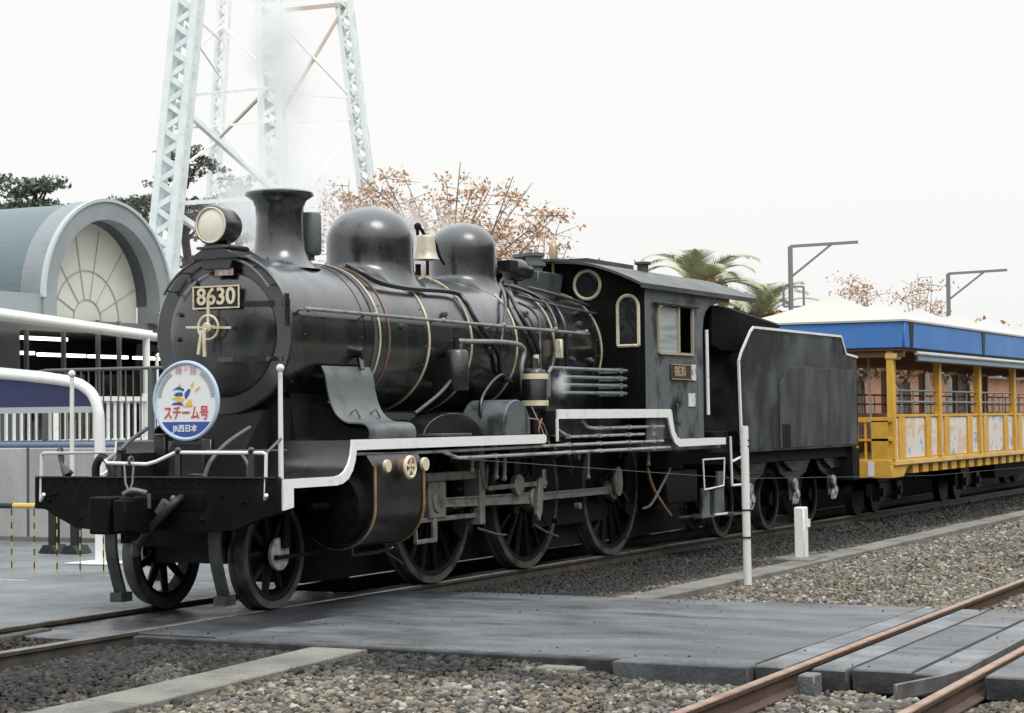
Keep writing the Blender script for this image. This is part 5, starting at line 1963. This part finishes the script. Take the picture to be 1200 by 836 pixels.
#=================================================================== POSTS BY THE TRACK, ROPE
b = MB()
b.cyl((4.46, -3.26, -.15), (4.42, -3.26, 1.5), .040, .040, n=14)
o = b.build('white_post', M_POLEW, loc=(4.46, -3.26, -.15))
tag(o, 'tall thin white post standing in the gravel in front of the tender', 'post')
b = MB()
for z in (.40, .67, 1.30, 1.36):
    b.ring((4.44, -3.26, z), 'z', .043, .008, 14, 6)
tag(b.build('wire_tie', M_DARK, loc=(4.44, -3.26, .4)), 'dark wire tied round the tall thin white post', 'wire')
SPST = empty('marker_post', (7.5, -2.8, -.05))
tag(SPST, 'short white marker post on a concrete foot beside the tender', 'post')
b = MB()
b.box(7.42, 7.57, -2.86, -2.74, -.02, .56)
b.build('post_body', M_WHITE, SPST, bevel=.012)
b = MB()
b.box(7.2, 7.85, -3.0, -2.55, -.12, -.005)
b.build('footing', M_CONC, SPST, bevel=.02)
b = MB()
b.box(7.52, 7.60, -2.875, -2.862, .33, .42)
b.build('side_bracket', M_WHITE, SPST)
b = MB()
pts = smoothpath([(-3.2, -1.9, 1.13), (1.6, -1.75, 1.17), (4.42, -3.215, .98), (12, -2.55, .84), (26, -2.2, .70)], 8)
pts = [(1.9, -1.32, 1.24), (4.44, -3.215, .98 - .0), (14, -2.6, .72), (40, -2.0, .5)]
b.tube(pts, .0024, 5)
tag(b.build('rope', mat('rope_pale', (.12, .125, .125), .85), loc=(4.44, -3.2, .9)), 'thin pale rope strung along the train past the tall white post', 'rope')

#=================================================================== LEFT SIDE: wall, fence, arch, barrier
b = MB()
y = 2.2
b.box(7.28, 7.62, 2.2, 40, -.1, 1.265)
o = b.build('concrete_wall', M_CONCW, bevel=.015, loc=(7.45, 20, -.1))
tag(o, 'pale grey concrete retaining wall beyond the pavement', 'wall')
JM = mat('joint_dark', (.08, .08, .075), .9)
b = MB()
for yy in (4.6, 6.4, 8.2, 10.0, 11.8):
    b.box(7.272, 7.282, yy - .018, yy + .018, 0, 1.265)
j = b.build('wall_joint', JM, loc=(7.45, 20, -.1))
j.parent = o
j.location = (0, 0, 0)
b = MB()
b.box(7.20, 7.28, 2.2, 40, -.02, .05)
j = b.build('wall_footing', mat('footing_dirty', (.16, .155, .14), .9, 0, (.09, .09, .08), 3, .4, .6), loc=(7.45, 20, -.1))
j.parent = o
j.location = (0, 0, 0)
FN = empty('steel_fence', (7.45, 8, 1.265))
tag(FN, 'dark steel railing with thin upright bars on top of the concrete wall', 'fence')
b = MB()
b.tube([(7.40, 2.4, 2.325), (7.40, 8.0, 2.325)], .022, 8)
b.tube([(7.40, 2.4, 1.345), (7.40, 12.5, 1.345)], .022, 8)
b.tube([(7.40, 8.0, 2.325), (7.40, 12.5, 1.75)], .02, 8)
b.build('rail', M_FENCE, FN)
b = MB()
for k, yy in enumerate(np.arange(2.5, 12.4, .125)):
    top = 2.325 if yy < 8 else 2.325 - (yy - 8) / 4.5 * .575
    b.tube([(7.40, yy, 1.345), (7.40, yy, top)], .011, 6)
b.build('bars', M_FENCE, FN)
for yy in (2.6, 4.4, 6.2, 8.0, 10.0):
    b = MB()
    b.box(7.37, 7.43, yy - .03, yy + .03, 1.26, 2.33 if yy < 8.2 else 1.9)
    b.build('fence_post', M_FENCE, FN)
b = MB()
b.tube([(7.34, 2.3, 1.30), (7.34, 14, 1.30)], .045, 10)
tag(b.build('blue_pipe', M_BLUEP, loc=(7.34, 8, 1.26)), 'blue pipe lying along the top of the concrete wall', 'pipe')
# white arch with navy panel
AR = empty('arch_sign', (4.0, 5.5, 0))
tag(AR, 'white tubular arch with a navy blue panel on the pavement at the left', 'sign arch')
b = MB()
pts = smoothpath([(4, 4.38, 0), (4, 4.38, .8), (4, 4.385, 1.50), (4, 4.40, 1.72), (4, 4.47, 1.90), (4, 4.58, 2.0), (4, 4.75, 2.065), (4, 5.2, 2.125), (4, 5.84, 2.185), (4, 6.6, 2.225), (4, 7.4, 2.235), (4, 8.2, 2.22), (4, 9.2, 2.16), (4, 9.8, 2.08), (4, 10.0, 1.9), (4, 10.1, 1.5), (4, 10.1, 0)], 5)
b.tube(pts, .062, 14)
b.build('tube', M_WHITE, AR)
b = MB()
poly = [(4.44, 1.79), (4.50, 1.86), (4.62, 1.97), (4.78, 2.02), (5.2, 2.08), (5.84, 2.13), (6.6, 2.17), (7.4, 2.18), (8.2, 2.165), (9.2, 2.10), (9.75, 2.02), (9.95, 1.85), (9.97, 1.79)]
b.prism(poly, 'x', 3.985, 4.015)
b.build('panel', M_NAVY, AR)
b = MB()
b.box(3.97, 4.03, 4.44, 9.98, 1.72, 1.79)
b.build('bottom_rail', mat('rail_pale', (.42, .44, .44), .5), AR)
b = MB()
TP = [(4, 4.62, 2.09), (4, 4.78, 2.135), (4, 5.2, 2.195), (4, 5.84, 2.255), (4, 6.6, 2.295), (4, 7.4, 2.305), (4, 8.2, 2.29), (4, 9.2, 2.23)]
b.tube(TP, .010, 6)
for k in range(16):
    yy = 4.72 + .26 * k
    zz = float(np.interp(yy, [q[1] for q in TP], [q[2] for q in TP]))
    b.box(3.985, 4.015, yy - .02, yy + .02, zz - .05, zz)
b.build('top_wire', M_POLEW, AR)
b = MB()
b.box(3.75, 4.25, 4.05, 4.7, 0, .012)
b.build('base_plate', M_POLEW, AR)
# hanging strip barrier
BR = empty('strip_barrier', (2.2, 4.5, 0))
tag(BR, 'yellow and black striped barrier bar with hanging striped cords on the pavement', 'barrier')
def striped(pts_fn, n, r, b1, b2):
    for k in range(n):
        (b1 if k % 2 else b2).tube([pts_fn(k / n), pts_fn((k + 1) / n)], r, 8)
b1, b2 = MB(), MB()
striped(lambda t: (2.2, 2.3 + 7.2 * t, .735), 24, .03, b1, b2)
b1.build('bar', M_YB_Y, BR)
lab(b2.build('bar', M_BLK, BR), 'black stripes of the bar')
for yy in list(np.arange(2.62, 9.4, .302)):
    b1, b2 = MB(), MB()
    striped(lambda t: (2.2, yy, .70 - .69 * t), 10, .007, b1, b2)
    b2.v and b1.v
    bb = MB()
    bb.add(b1.v, b1.f)
    bb.cur = 1
    bb.add(b2.v, b2.f)
    bb.build('hanging_cord', [M_YB_Y, M_BLK], BR)
for yy in (2.25, 9.55):
    b = MB()
    b.cyl((2.2, yy, 0), (2.2, yy, .80), .04)
    b.build('support_post', M_BLK, BR)
# black legged stand
ST = empty('black_stand', (5.3, 5.6, 0))
tag(ST, 'black steel stand on flared feet behind the front beam, before the concrete wall', 'stand')
b = MB()
for yy in (6.12, 5.78):
    b.box(5.25, 5.35, yy - .05, yy + .05, .06, .75)
    b.prism([(yy - .14, 0), (yy + .14, 0), (yy + .06, .10), (yy - .06, .10)], 'x', 5.16, 5.44)
b.build('legs', M_BLK, ST)
b = MB()
b.box(5.2, 5.4, 5.62, 6.18, .70, .80)
b.box(5.27, 5.33, 5.25, 6.18, .74, .78)
b.build('cross_bar', M_BLK, ST)

#=================================================================== BUILDING WITH VAULTED ROOF
BD = empty('vaulted_building', (19, 20, 1.18))
tag(BD, 'low grey station building with a barrel vault roof and fan shaped cream window', 'building')
VX, VZ, VO, VI = 19.03, 4.10, 2.10, 1.70
YF = 16.0
def arcp(r, n=40, a0=0., a1=PI):
    return [(VX + r * math.cos(a0 + (a1 - a0) * k / n), VZ + r * math.sin(a0 + (a1 - a0) * k / n)) for k in range(n + 1)]
b = MB()
o1, i1 = arcp(VO), arcp(VI)
for k in range(40):
    b.prism([o1[k], o1[k + 1], i1[k + 1], i1[k]], 'y', YF - .05, YF + .55)
b.box(VX - VO, VX - VI, YF - .05, YF + .55, 3.72, VZ)
b.box(VX + VI, VX + VO, YF - .05, YF + .55, 3.72, VZ)
b.box(9, VX - VO, YF, YF + .3, 3.72, 4.16)
b.box(VX + VO, 30, YF, YF + .3, 3.72, 4.16)
b.build('front_arch', M_ARCH, BD)
b = MB()
o1, i1 = arcp(VO + .03), arcp(VO - .03)
for k in range(40):
    b.prism([o1[k], o1[k + 1], i1[k + 1], i1[k]], 'y', YF - .09, YF + .02)
b.build('arch_rim', mat('arch_rim_pale', (.42, .45, .45), .5), BD)
b = MB()
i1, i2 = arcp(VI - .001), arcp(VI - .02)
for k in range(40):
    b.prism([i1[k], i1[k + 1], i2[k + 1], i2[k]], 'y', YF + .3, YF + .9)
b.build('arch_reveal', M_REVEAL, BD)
b = MB()
b.prism(arcp(VI - .02) + [(VX - VI + .02, 3.6), (VX + VI - .02, 3.6)], 'y', YF + .56, YF + .62)
FW = b.build('fan_window', M_CREAM, BD)
b = MB()
cz = 3.72
for rr in (.45, 1.05):
    pts = [(VX + rr * math.cos(t), YF + .545, cz + rr * math.sin(t)) for t in np.linspace(0, PI, 24)]
    b.tube(pts, .011, 5)
for t in np.linspace(0, PI, 8)[1:-1] if False else [R(a) for a in (25, 52, 78, 102, 128, 155)]:
    b.tube([(VX + .45 * math.cos(t), YF + .545, cz + .45 * math.sin(t)), (VX + 2.0 * math.cos(t) * .97, YF + .545, min(cz + 2.0 * math.sin(t) * .97, 5.75))], .011, 5)
b.build('glazing_bars', M_LINE, FW)
b = MB()
o1, i1 = arcp(VO - .04), arcp(VO - .10)
for k in range(40):
    b.prism([o1[k], o1[k + 1], i1[k + 1], i1[k]], 'y', YF + .55, YF + 26)
b.build('vault_roof', M_ROOF, BD)
b = MB()
b.box(9, VX - VO + .1, YF + .3, YF + 26, 4.0, 4.14)
b.build('flat_roof', M_ROOF, BD)
# eave canopy: a long white gutter beam that meets the front obliquely
b = MB()
ea, eb = Vector((5.0, 9.81, 3.36)), Vector((20.0, 15.49, 3.36))
b.bar(ea, eb, .16, .13)
b.tube([ea + Vector((.05, -.10, .02)), eb + Vector((.05, -.10, .02))], .07, 10)
b.prism([(5.0, 9.9), (19.95, 15.56), (20.1, 16.0), (5.0, 16.0)], 'z', 3.43, 3.52)
b.build('eave', M_WHITE, BD)
for x, y, r_, h in ((19.0, 15.02, .075, 3.32), (19.4, 15.05, .035, 2.95)):
    b = MB()
    b.tube(smoothpath([(x, y, 1.18), (x, y, h - .2), (x, y, h), (x + .15, y + .05, h + .06)]), r_, 12)
    b.build('eave_post', M_WHITE, BD)
# walls, windows
b = MB()
b.box(8, 16.35, YF + .1, YF + .3, 1.18, 3.72)
b.box(14, 48, YF + 7, YF + 7.2, 1.18, 3.72)
b.box(8, 8.2, YF + .3, YF + 7, 1.18, 3.72)
b.box(8.2, 48, YF + .3, YF + 7, 3.60, 3.71)
b.box(22.5, 48, YF + .1, YF + .3, 1.18, 3.72)
b.build('wall', M_BWALL, BD)
b = MB()
b.box(15.75, 26, YF + .3, YF + 7, 1.0, 1.2)
for x, z0, z1 in ((18, 1.2, 2.5), (20.5, 1.2, 2.3), (22, 1.2, 2.6)):
    b.box(x, x + 1.2, YF + 3, YF + 3.6, z0, z1 * .72)
for x in (19.5, 22.0, 24.5, 27.0):
    b.box(x, x + 1.5, YF + 4.2, YF + 4.5, 1.2, 2.75)
b.build('shop_counter', mat('shop_brown', (.20, .15, .12), .6, 0, (.42, .40, .35), 2.2, .42, .58, detail=8), BD)
b = MB()
for x in (16.35, 16.62, 17.75, 18.85, 19.55):
    b.box(x, x + .07, YF + .12, YF + .2, 1.18, 3.72)
b.box(16.35, 22.5, YF + .12, YF + .2, 2.0, 2.06)
b.build('window_frame', mat('frame_grey', (.16, .165, .165), .5), BD)
b = MB()
for x0, x1, y0, z in ((16.6, 18.2, 18.0, 3.05), (18.5, 19.1, 18.0, 3.05), (19.3, 20.8, 18.0, 3.03), (21.0, 22.3, 18.0, 3.03), (22.6, 24.0, 18.0, 3.03), (17.4, 19.2, 17.2, 3.32), (16.1, 16.5, 17.0, 3.05), (16.1, 16.5, 17.0, 3.35)):
    b.box(x0, x1, y0, y0 + .12, z, z + .07)
b.build('ceiling_lamp', M_TUBEL, BD)
# white fence in front of the building
WF = empty('white_fence', (13, 12, 1.18))
tag(WF, 'white picket railing on the terrace before the grey building', 'fence')
b = MB()
b.box(9, 19, 12.0, 12.05, 1.98, 2.06)
b.box(9, 19, 12.0, 12.05, 1.26, 1.32)
b.build('rail', M_POLEW, WF)
b = MB()
for x in np.arange(9, 19, .19):
    b.box(x, x + .06, 12.05, 12.08, 1.2, 2.02)
b.build('bars', M_POLEW, WF)
for x in (9.8, 12.4, 15.0, 17.6):
    b = MB()
    b.box(x, x + .12, 11.98, 12.1, 1.18, 2.12)
    b.build('post', M_WHITE, WF)

#=================================================================== LATTICE TOWER
Cc = np.array([-14.46655279, -10.18346629, 1.60545501])
fwv, rv, uv = np.array(_fw), np.array(_r2), np.array(_u2)
TW = empty('lattice_tower', (33, 26, 0))
tag(TW, 'tall pale green lattice steel pylon rising behind the chimney', 'pylon')
def wp(a, b_, dep):
    return Cc + (fwv + rv * (a - 600) / 2360.23 - uv * (b_ - 418) / 2360.23) * dep
def leg_line(a0, b0, a1, b1, dep, zlo, zhi):
    p, q = wp(a0, b0, dep), wp(a1, b1, dep)
    d = (q - p) / (q[2] - p[2])
    return p + d * (zlo - p[2]), p + d * (zhi - p[2])
def lattice_leg(lo, hi, wd, m, name='leg', pitch=.34):
    b = MB()
    lo, hi = Vector(lo), Vector(hi)
    a_ = R(20)
    ax = Vector((math.cos(a_), math.sin(a_), 0))
    ay = Vector((-math.sin(a_), math.cos(a_), 0))
    cor = [(ax * i + ay * j) * wd / 2 for i, j in ((-1, -1), (1, -1), (1, 1), (-1, 1))]
    L = (hi - lo).length
    n = int(L / pitch)
    for c_ in cor:
        b.bar(lo + c_, hi + c_, wd * .34, wd * .34, up=ax)
    for f in range(4):
        c0, c1 = cor[f], cor[(f + 1) % 4]
        for k in range(n):
            p0 = lo.lerp(hi, k / n)
            p1 = lo.lerp(hi, (k + 1) / n)
            s0, s1 = (c0, c1) if k % 2 else (c1, c0)
            b.bar(p0 + s0, p1 + s1, wd * .26, .03, up=(c0 + c1))
    o = b.build(name, m, TW)
    return o
legs = [leg_line(197, 240, 221, 0, 52, 0, 24), leg_line(427, 200, 403, 0, 62, 0, 24), leg_line(252, 200, 263, 0, 74, 0, 24), leg_line(321, 200, 316, 0, 60, 0, 24)]
lattice_leg(*legs[0], .52, M_TOWER)
lattice_leg(*legs[1], .38, M_TOWER)
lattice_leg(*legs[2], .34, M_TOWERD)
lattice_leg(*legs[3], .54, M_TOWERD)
def at(i, z):
    lo, hi = legs[i]
    return lo + (hi - lo) * (z - lo[2]) / (hi[2] - lo[2])
def brace(p, q, wd, m):
    b = MB()
    b.bar(p, q, wd, wd)
    b.build('brace', m, TW)
DEP = (52, 62, 74, 60)
def onleg(i, row):
    return at(i, float(wp(300, row, DEP[i])[2]))
for i, r0, j, r1, wd, m_ in ((0, 112, 3, 103, .09, M_TOWER), (0, 122, 3, 225, .13, M_TOWER), (2, 165, 3, 100, .08, M_TOWRUST), (0, 238, 3, 232, .11, M_TOWER),
        (0, 243, 3, 332, .15, M_TOWER), (0, 150, 3, 143, .06, M_TOWERD), (0, 70, 2, 30, .06, M_TOWERD), (0, 12, 2, 48, .06, M_TOWERD), (0, 30, 2, 90, .05, M_TOWERD), (2, 30, 3, 90, .05, M_TOWERD),
        (2, 165, 0, 205, .06, M_TOWERD), (2, 150, 3, 230, .06, M_TOWERD), (1, 6, 3, 14, .12, M_TOWRUST), (1, 9, 3, 150, .09, M_TOWRUST), (1, 122, 3, 14, .06, M_TOWERD), (1, 117, 3, 108, .05, M_TOWERD),
        (1, 141, 3, 146, .05, M_TOWERD), (1, 148, 3, 270, .06, M_TOWERD), (0, 360, 1, 350, .12, M_TOWER), (0, -60, 3, -60, .1, M_TOWER), (1, -60, 3, -58, .1, M_TOWER), (0, -60, 2, -20, .08, M_TOWER)):
    brace(onleg(i, r0), onleg(j, r1), wd, m_)

#=================================================================== TREES
def quads(centers, n, size, spread, flat=1.0):
    """n small leaf faces scattered around each centre"""
    C_ = np.repeat(np.asarray(centers, float), n, axis=0)
    m = len(C_)
    off = RNG.normal(size=(m, 3))
    off /= np.linalg.norm(off, axis=1)[:, None]
    off *= (RNG.uniform(0, 1, (m, 1)) ** .45) * spread
    off[:, 2] *= flat
    P = C_ + off
    Rm = rotmats(m)
    s = RNG.uniform(.6, 1.3, (m, 1)) * size
    q = np.array([(-1, -.45, 0), (0, -.6, .12), (1, 0, 0), (0, .6, .12)])
    V = np.einsum('nij,kj->nki', Rm, q) * s[:, None] + P[:, None]
    F = np.arange(m * 4).reshape(m, 4)
    return V.reshape(-1, 3), F
def finish_tree(name, base, trunk_mb, V, F, leafm, label, cat, group=None):
    t = empty(name, base)
    tag(t, label, cat, group)
    trunk_mb.build('trunk', M_BARK if cat != 'tree' else M_BARKP, t)
    c_ = mesh_np('crown', V - np.array(base), F, leafm)
    c_.parent = t
    return t
def pine(base, h, spread, label, seed):
    rr = random.Random(seed)
    bx_, by_, bz_ = base
    b = MB()
    top = Vector((bx_ + rr.uniform(-.6, .6), by_, bz_ + h))
    b.tube(smoothpath([base, (bx_ + .2, by_, bz_ + h * .4), (top.x - .1, by_, bz_ + h * .75), top]), [.22] * 8 + [.14] * 6 + [.06] * 5, 8)
    cs = []
    for k in range(11):
        z = bz_ + h * rr.uniform(.74, 1.0)
        a = rr.uniform(0, 2 * PI)
        rad = spread * rr.uniform(.25, 1) * (1.25 - .7 * (z - bz_ - h * .6) / (h * .4))
        e = (top.x + rad * math.cos(a), by_ + rad * math.sin(a), z + rr.uniform(-.1, .3))
        b.tube([(top.x * .9 + bx_ * .1, by_, z - .5), e], [.06, .02], 6)
        for q in range(4):
            cs.append((e[0] + rr.uniform(-.7, .7), e[1] + rr.uniform(-.7, .7), e[2] + rr.uniform(-.05, .22)))
    V, F = quads(cs, 70, .075, .5, .26)
    finish_tree('pine_tree', base, b, V, F, M_PINE, label, 'pine tree', 'pine trees behind the building')
def P60(a, dep):
    p = wp(a, 480, dep)
    return (float(p[0]), float(p[1]), 1.18)
pine(P60(55, 62), 7.8, 1.5, 'dark pine with flat layered crown above the roof at far left', 1)
pine(P60(8, 64), 7.0, 1.0, 'smaller pine cut by the left edge above the vault roof', 2)
pine(P60(180, 70), 7.9, 1.0, 'pine crown showing left of the thick pylon leg above the arch', 3)
pine(P60(226, 66), 9.0, .8, 'tall pine standing behind the pylon between its left legs', 4)
pine(P60(280, 72), 8.6, 1.2, 'pine crown seen between pylon legs left of the chimney', 5)
def autumn(base, h, spread, label, seed, nb=26, leafn=13, dens=1.0, lm=M_AUT, sz=.066, z0=.35, group='autumn trees behind the train'):
    rr = random.Random(seed)
    bx_, by_, bz_ = base
    b = MB()
    b.tube([base, (bx_, by_, bz_ + h * .45)], [.2, .14], 8)
    cs = []
    for k in range(nb):
        a = rr.uniform(0, 2 * PI)
        rad = spread * rr.uniform(.35, 1)
        z = bz_ + h * rr.uniform(.76, 1.0) - .16 * rad
        p0 = Vector((bx_, by_, bz_ + h * rr.uniform(.3, .45)))
        e = Vector((bx_ + rad * math.cos(a), by_ + rad * math.sin(a), z))
        mid = p0.lerp(e, .5) + Vector((rr.uniform(-.3, .3), rr.uniform(-.3, .3), .35))
        P = smoothpath([p0, mid, e], 5)
        b.tube(P, [(.04 - .03 * i / (len(P) - 1)) * (.5 + .13 * spread) for i in range(len(P))], 5)
        for q in range(9):
            t = rr.uniform(.3, 1)
            s0 = P[int(t * (len(P) - 1))]
            tw = s0 + Vector((rr.uniform(-.8, .8), rr.uniform(-.8, .8), rr.uniform(-.25, .35)))
            b.tube([s0, tw], [.012, .005], 4)
            if rr.random() < dens:
                cs.append(tuple(tw))
            if rr.random() < dens:
                cs.append(tuple(s0.lerp(tw, .5)))
    V, F = quads(cs, leafn, sz, .32, .8)
    finish_tree('autumn_tree', base, b, V, F, lm, label, 'tree', group)
autumn(P60(530, 58), 8.0, 3.8, 'sparse autumn tree with brown and orange leaves behind the domes', 11, 32, 17, .75)
autumn(P60(432, 62), 8.2, 1.5, 'thin autumn tree right behind the steam dome', 12, 16, 9, .7)
autumn(P60(630, 60), 6.7, 1.6, 'small autumn tree with drooping orange leaves before the cab', 13, 12, 9, .6)
autumn(P60(725, 64), 5.6, 1.0, 'little autumn tree just above the cab roof', 14, 9, 8, .5)
autumn(P60(1005, 75), 5.9, 1.2, 'orange autumn tree peeping over the carriage roof, left of the others', 15, 6, 8, .7)
autumn(P60(1085, 78), 6.0, 1.2, 'orange autumn tree peeping over the carriage roof below the right mast', 16, 6, 8, .7)
# hedge trees behind the carriage
for k, a in enumerate((1006, 1060, 1130, 1225)):
    autumn(P60(a, 44 + 3 * k), 2.6, 1.1, 'low rusty autumn tree seen through the open carriage', 30 + k, 12, 16, .8, M_AUTB, .075, group='low autumn trees seen through the carriage')
LW = MB()
LW.box(26, 90, 9.2, 9.4, 1.18, 1.62)
tag(LW.build('low_wall', mat('pale_wall', (.46, .52, .56), .6, 0, (.30, .34, .37), 1.5, .4, .65), loc=(58, 9.3, 1.18)), 'low pale blue grey wall on the terrace seen through the open carriage', 'low wall')
# brick coloured building seen through the carriage
BB = empty('brick_building', (60, 20, 1.18))
tag(BB, 'long low brick building seen far through the open carriage', 'building')
b = MB()
b.box(38, 95, 13.5, 20, 1.18, 3.3)
b.build('wall', mat('brick_wall', (.36, .18, .095), .85, 0, (.26, .125, .07), 1.2, .35, .7, .3, 20, fine=.2, detail=10, stretch=(.4, 1, 1.5)), BB)
b = MB()
b.box(37.5, 95.5, 13.2, 20.3, 3.3, 3.42)
b.build('roof', mat('far_roof', (.14, .12, .11), .7), BB)
# palm
PB_ = P60(822, 55)
pt = empty('palm_tree', PB_)
tag(pt, 'date palm with arching fronds and orange fruit behind the cab roof', 'palm tree')
b = MB()
zt = PB_[2] + 3.7
b.tube([PB_, (PB_[0], PB_[1], zt)], [.28, .22], 12)
b.build('trunk', M_BARK, pt)
def frond(rr, ang, el, L, droop):
    V, F = [], []
    n = 18
    P = []
    p = Vector((PB_[0], PB_[1], zt))
    for i in range(n + 1):
        t = i / n
        e = el - droop * t ** 1.4
        d = Vector((math.cos(ang) * math.cos(e), math.sin(ang) * math.cos(e), math.sin(e)))
        P.append((p.copy(), d))
        p = p + d * L / n
    for i in range(2, n + 1):
        q, d = P[i]
        sd_ = d.cross(Vector((0, 0, 1))).normalized()
        for s_ in (-1, 1):
            for w_ in (0, .5):
                ll = (.62 * math.sin(PI * min(1, (i / n) * .92 + .08)) + .1) * rr.uniform(.8, 1.1)
                q2 = q - d * (w_ * L / n)
                tip = q2 + sd_ * s_ * ll * .75 + d * ll * .6 + Vector((0, 0, .18 * ll - .12))
                o_ = d * .035
                k = len(V)
                V += [q2 - o_, q2 + o_, tip]
                F.append((k, k + 1, k + 2))
    return V, F, [q for q, d in P]
rr = random.Random(5)
for k in range(26):
    ang = 2 * PI * k / 26 + rr.uniform(-.1, .1)
    el = R(rr.choice([20, 35, 50, 62, 72]))
    V, F, P = frond(rr, ang, el, rr.uniform(1.9, 2.5), R(rr.uniform(75, 110)))
    b = MB()
    b.add(V, F)
    b.tube(P, [.025 - .02 * i / (len(P) - 1) for i in range(len(P))], 5)
    b.build('frond', M_PALM, pt, smooth=0)
for k in range(5):
    a = 2 * PI * k / 5 + .4
    c_ = [(PB_[0] + .55 * math.cos(a) + .12 * i * math.cos(a), PB_[1] + .55 * math.sin(a), zt + .25 - .10 * i) for i in range(5)]
    V, F = quads(c_, 60, .06, .24, 1.0)
    o = mesh_np('fruit_cluster', V - np.array(PB_), F, M_DATES)
    o.parent = pt
pt2 = copy_tree(pt)
pt2.location = Vector(P60(890, 57)) + Vector((0, 0, -.75))
pt2.rotation_euler = (0, 0, R(70))
tag(pt2, 'lower date palm whose drooping fronds show behind the rear of the cab roof', 'palm tree')
# overhead masts
def mast(a, ytop, dep, L, label, basket):
    p = wp(a, ytop, dep)
    t = empty('line_mast', (float(p[0]), float(p[1]), 1.18))
    tag(t, label, 'mast', 'overhead line masts')
    p = Vector(p)
    m_ = mat('mast_grey', (.20, .22, .22), .5, .2)
    b = MB()
    b.cyl((p.x, p.y, 1.18), p, .07, n=8)
    b.build('pole', m_, t)
    b = MB()
    q = p + Vector(_r2) * L + Vector((0, 0, .12))
    b.bar(p, q, .08, .08)
    b.bar(p + Vector((0, 0, -.85)), p.lerp(q, .62), .06, .06)
    b.build('arm', m_, t)
    if basket:
        b = MB()
        c_ = p + Vector((0, 0, -1.1))
        r3 = Vector(_r2)
        for z0 in (-.55, 0):
            b.bar(c_ - r3 * .2 + Vector((0, 0, z0)), c_ + r3 * .35 + Vector((0, 0, z0)), .05, .05)
        for s_ in (-.2, .35):
            b.bar(c_ + r3 * s_ + Vector((0, 0, -.55)), c_ + r3 * s_, .05, .05)
        b.build('bracket', m_, t)
mast(926, 289, 55, 1.85, 'grey line mast with a bracketed arm, the left one above the tender', True)
mast(1111, 321, 65, 1.9, 'grey line mast with a slanting arm above the carriage at right', False)

#=================================================================== STEAM
def steam(name, c, rad, dens, nscale, label, tilt=(0, 0, 0), lo=.36, hi=.72):
    """a soft puff: ellipsoid whose density dies away towards its skin"""
    b = MB()
    b.sphere((0, 0, 0), 1.0, 24, 16)
    m = bpy.data.materials.new(name)
    m.use_nodes = True
    n_ = m.node_tree
    n_.nodes.clear()
    L = n_.links.new
    out = n_.nodes.new('ShaderNodeOutputMaterial')
    pv = n_.nodes.new('ShaderNodeVolumePrincipled')
    pv.inputs['Color'].default_value = (.985, .985, .985, 1)
    pv.inputs['Anisotropy'].default_value = .1
    tc = n_.nodes.new('ShaderNodeTexCoord')
    ln = n_.nodes.new('ShaderNodeVectorMath')
    ln.operation = 'LENGTH'
    L(tc.outputs['Object'], ln.inputs[0])
    fo = n_.nodes.new('ShaderNodeMapRange')
    fo.interpolation_type = 'SMOOTHSTEP'
    fo.inputs[1].default_value = 1.0
    fo.inputs[2].default_value = .05
    L(ln.outputs['Value'], fo.inputs[0])
    g = n_.nodes.new('ShaderNodeNewGeometry')
    n = n_.nodes.new('ShaderNodeTexNoise')
    n.inputs['Scale'].default_value = nscale
    n.inputs['Detail'].default_value = 4
    L(g.outputs['Position'], n.inputs['Vector'])
    mr = n_.nodes.new('ShaderNodeMapRange')
    mr.inputs[1].default_value = lo
    mr.inputs[2].default_value = hi
    mr.inputs[4].default_value = dens
    L(n.outputs[0], mr.inputs[0])
    mu = n_.nodes.new('ShaderNodeMath')
    mu.operation = 'MULTIPLY'
    L(mr.outputs[0], mu.inputs[0])
    L(fo.outputs[0], mu.inputs[1])
    L(mu.outputs[0], pv.inputs['Density'])
    L(pv.outputs[0], out.inputs['Volume'])
    o = b.build(name, m)
    o.location = c
    o.scale = rad
    o.rotation_euler = tilt
    tag(o, label, 'steam', kind='stuff')
steam('chimney_steam', (1.15, .03, 5.0), (.42, .42, 1.6), 9.0, 2.2, 'white steam rising from the chimney', tilt=(0, R(3), 0), lo=.42, hi=.66)
steam('valve_steam', (2.35, .9, 3.7), (1.3, .7, .9), 6.0, 2.1, 'white steam drifting up behind the front dome', tilt=(0, R(-25), 0), lo=.44, hi=.66)
steam('dome_steam', (5.4, 1.1, 3.65), (2.0, .7, .55), 3.0, 2.0, 'thin white steam drifting behind the rear dome', lo=.44, hi=.68)
steam('injector_steam', (4.82, -1.06, 1.97), (.15, .13, .2), 22, 7, 'small puff of steam beside the brass banded lubricator')
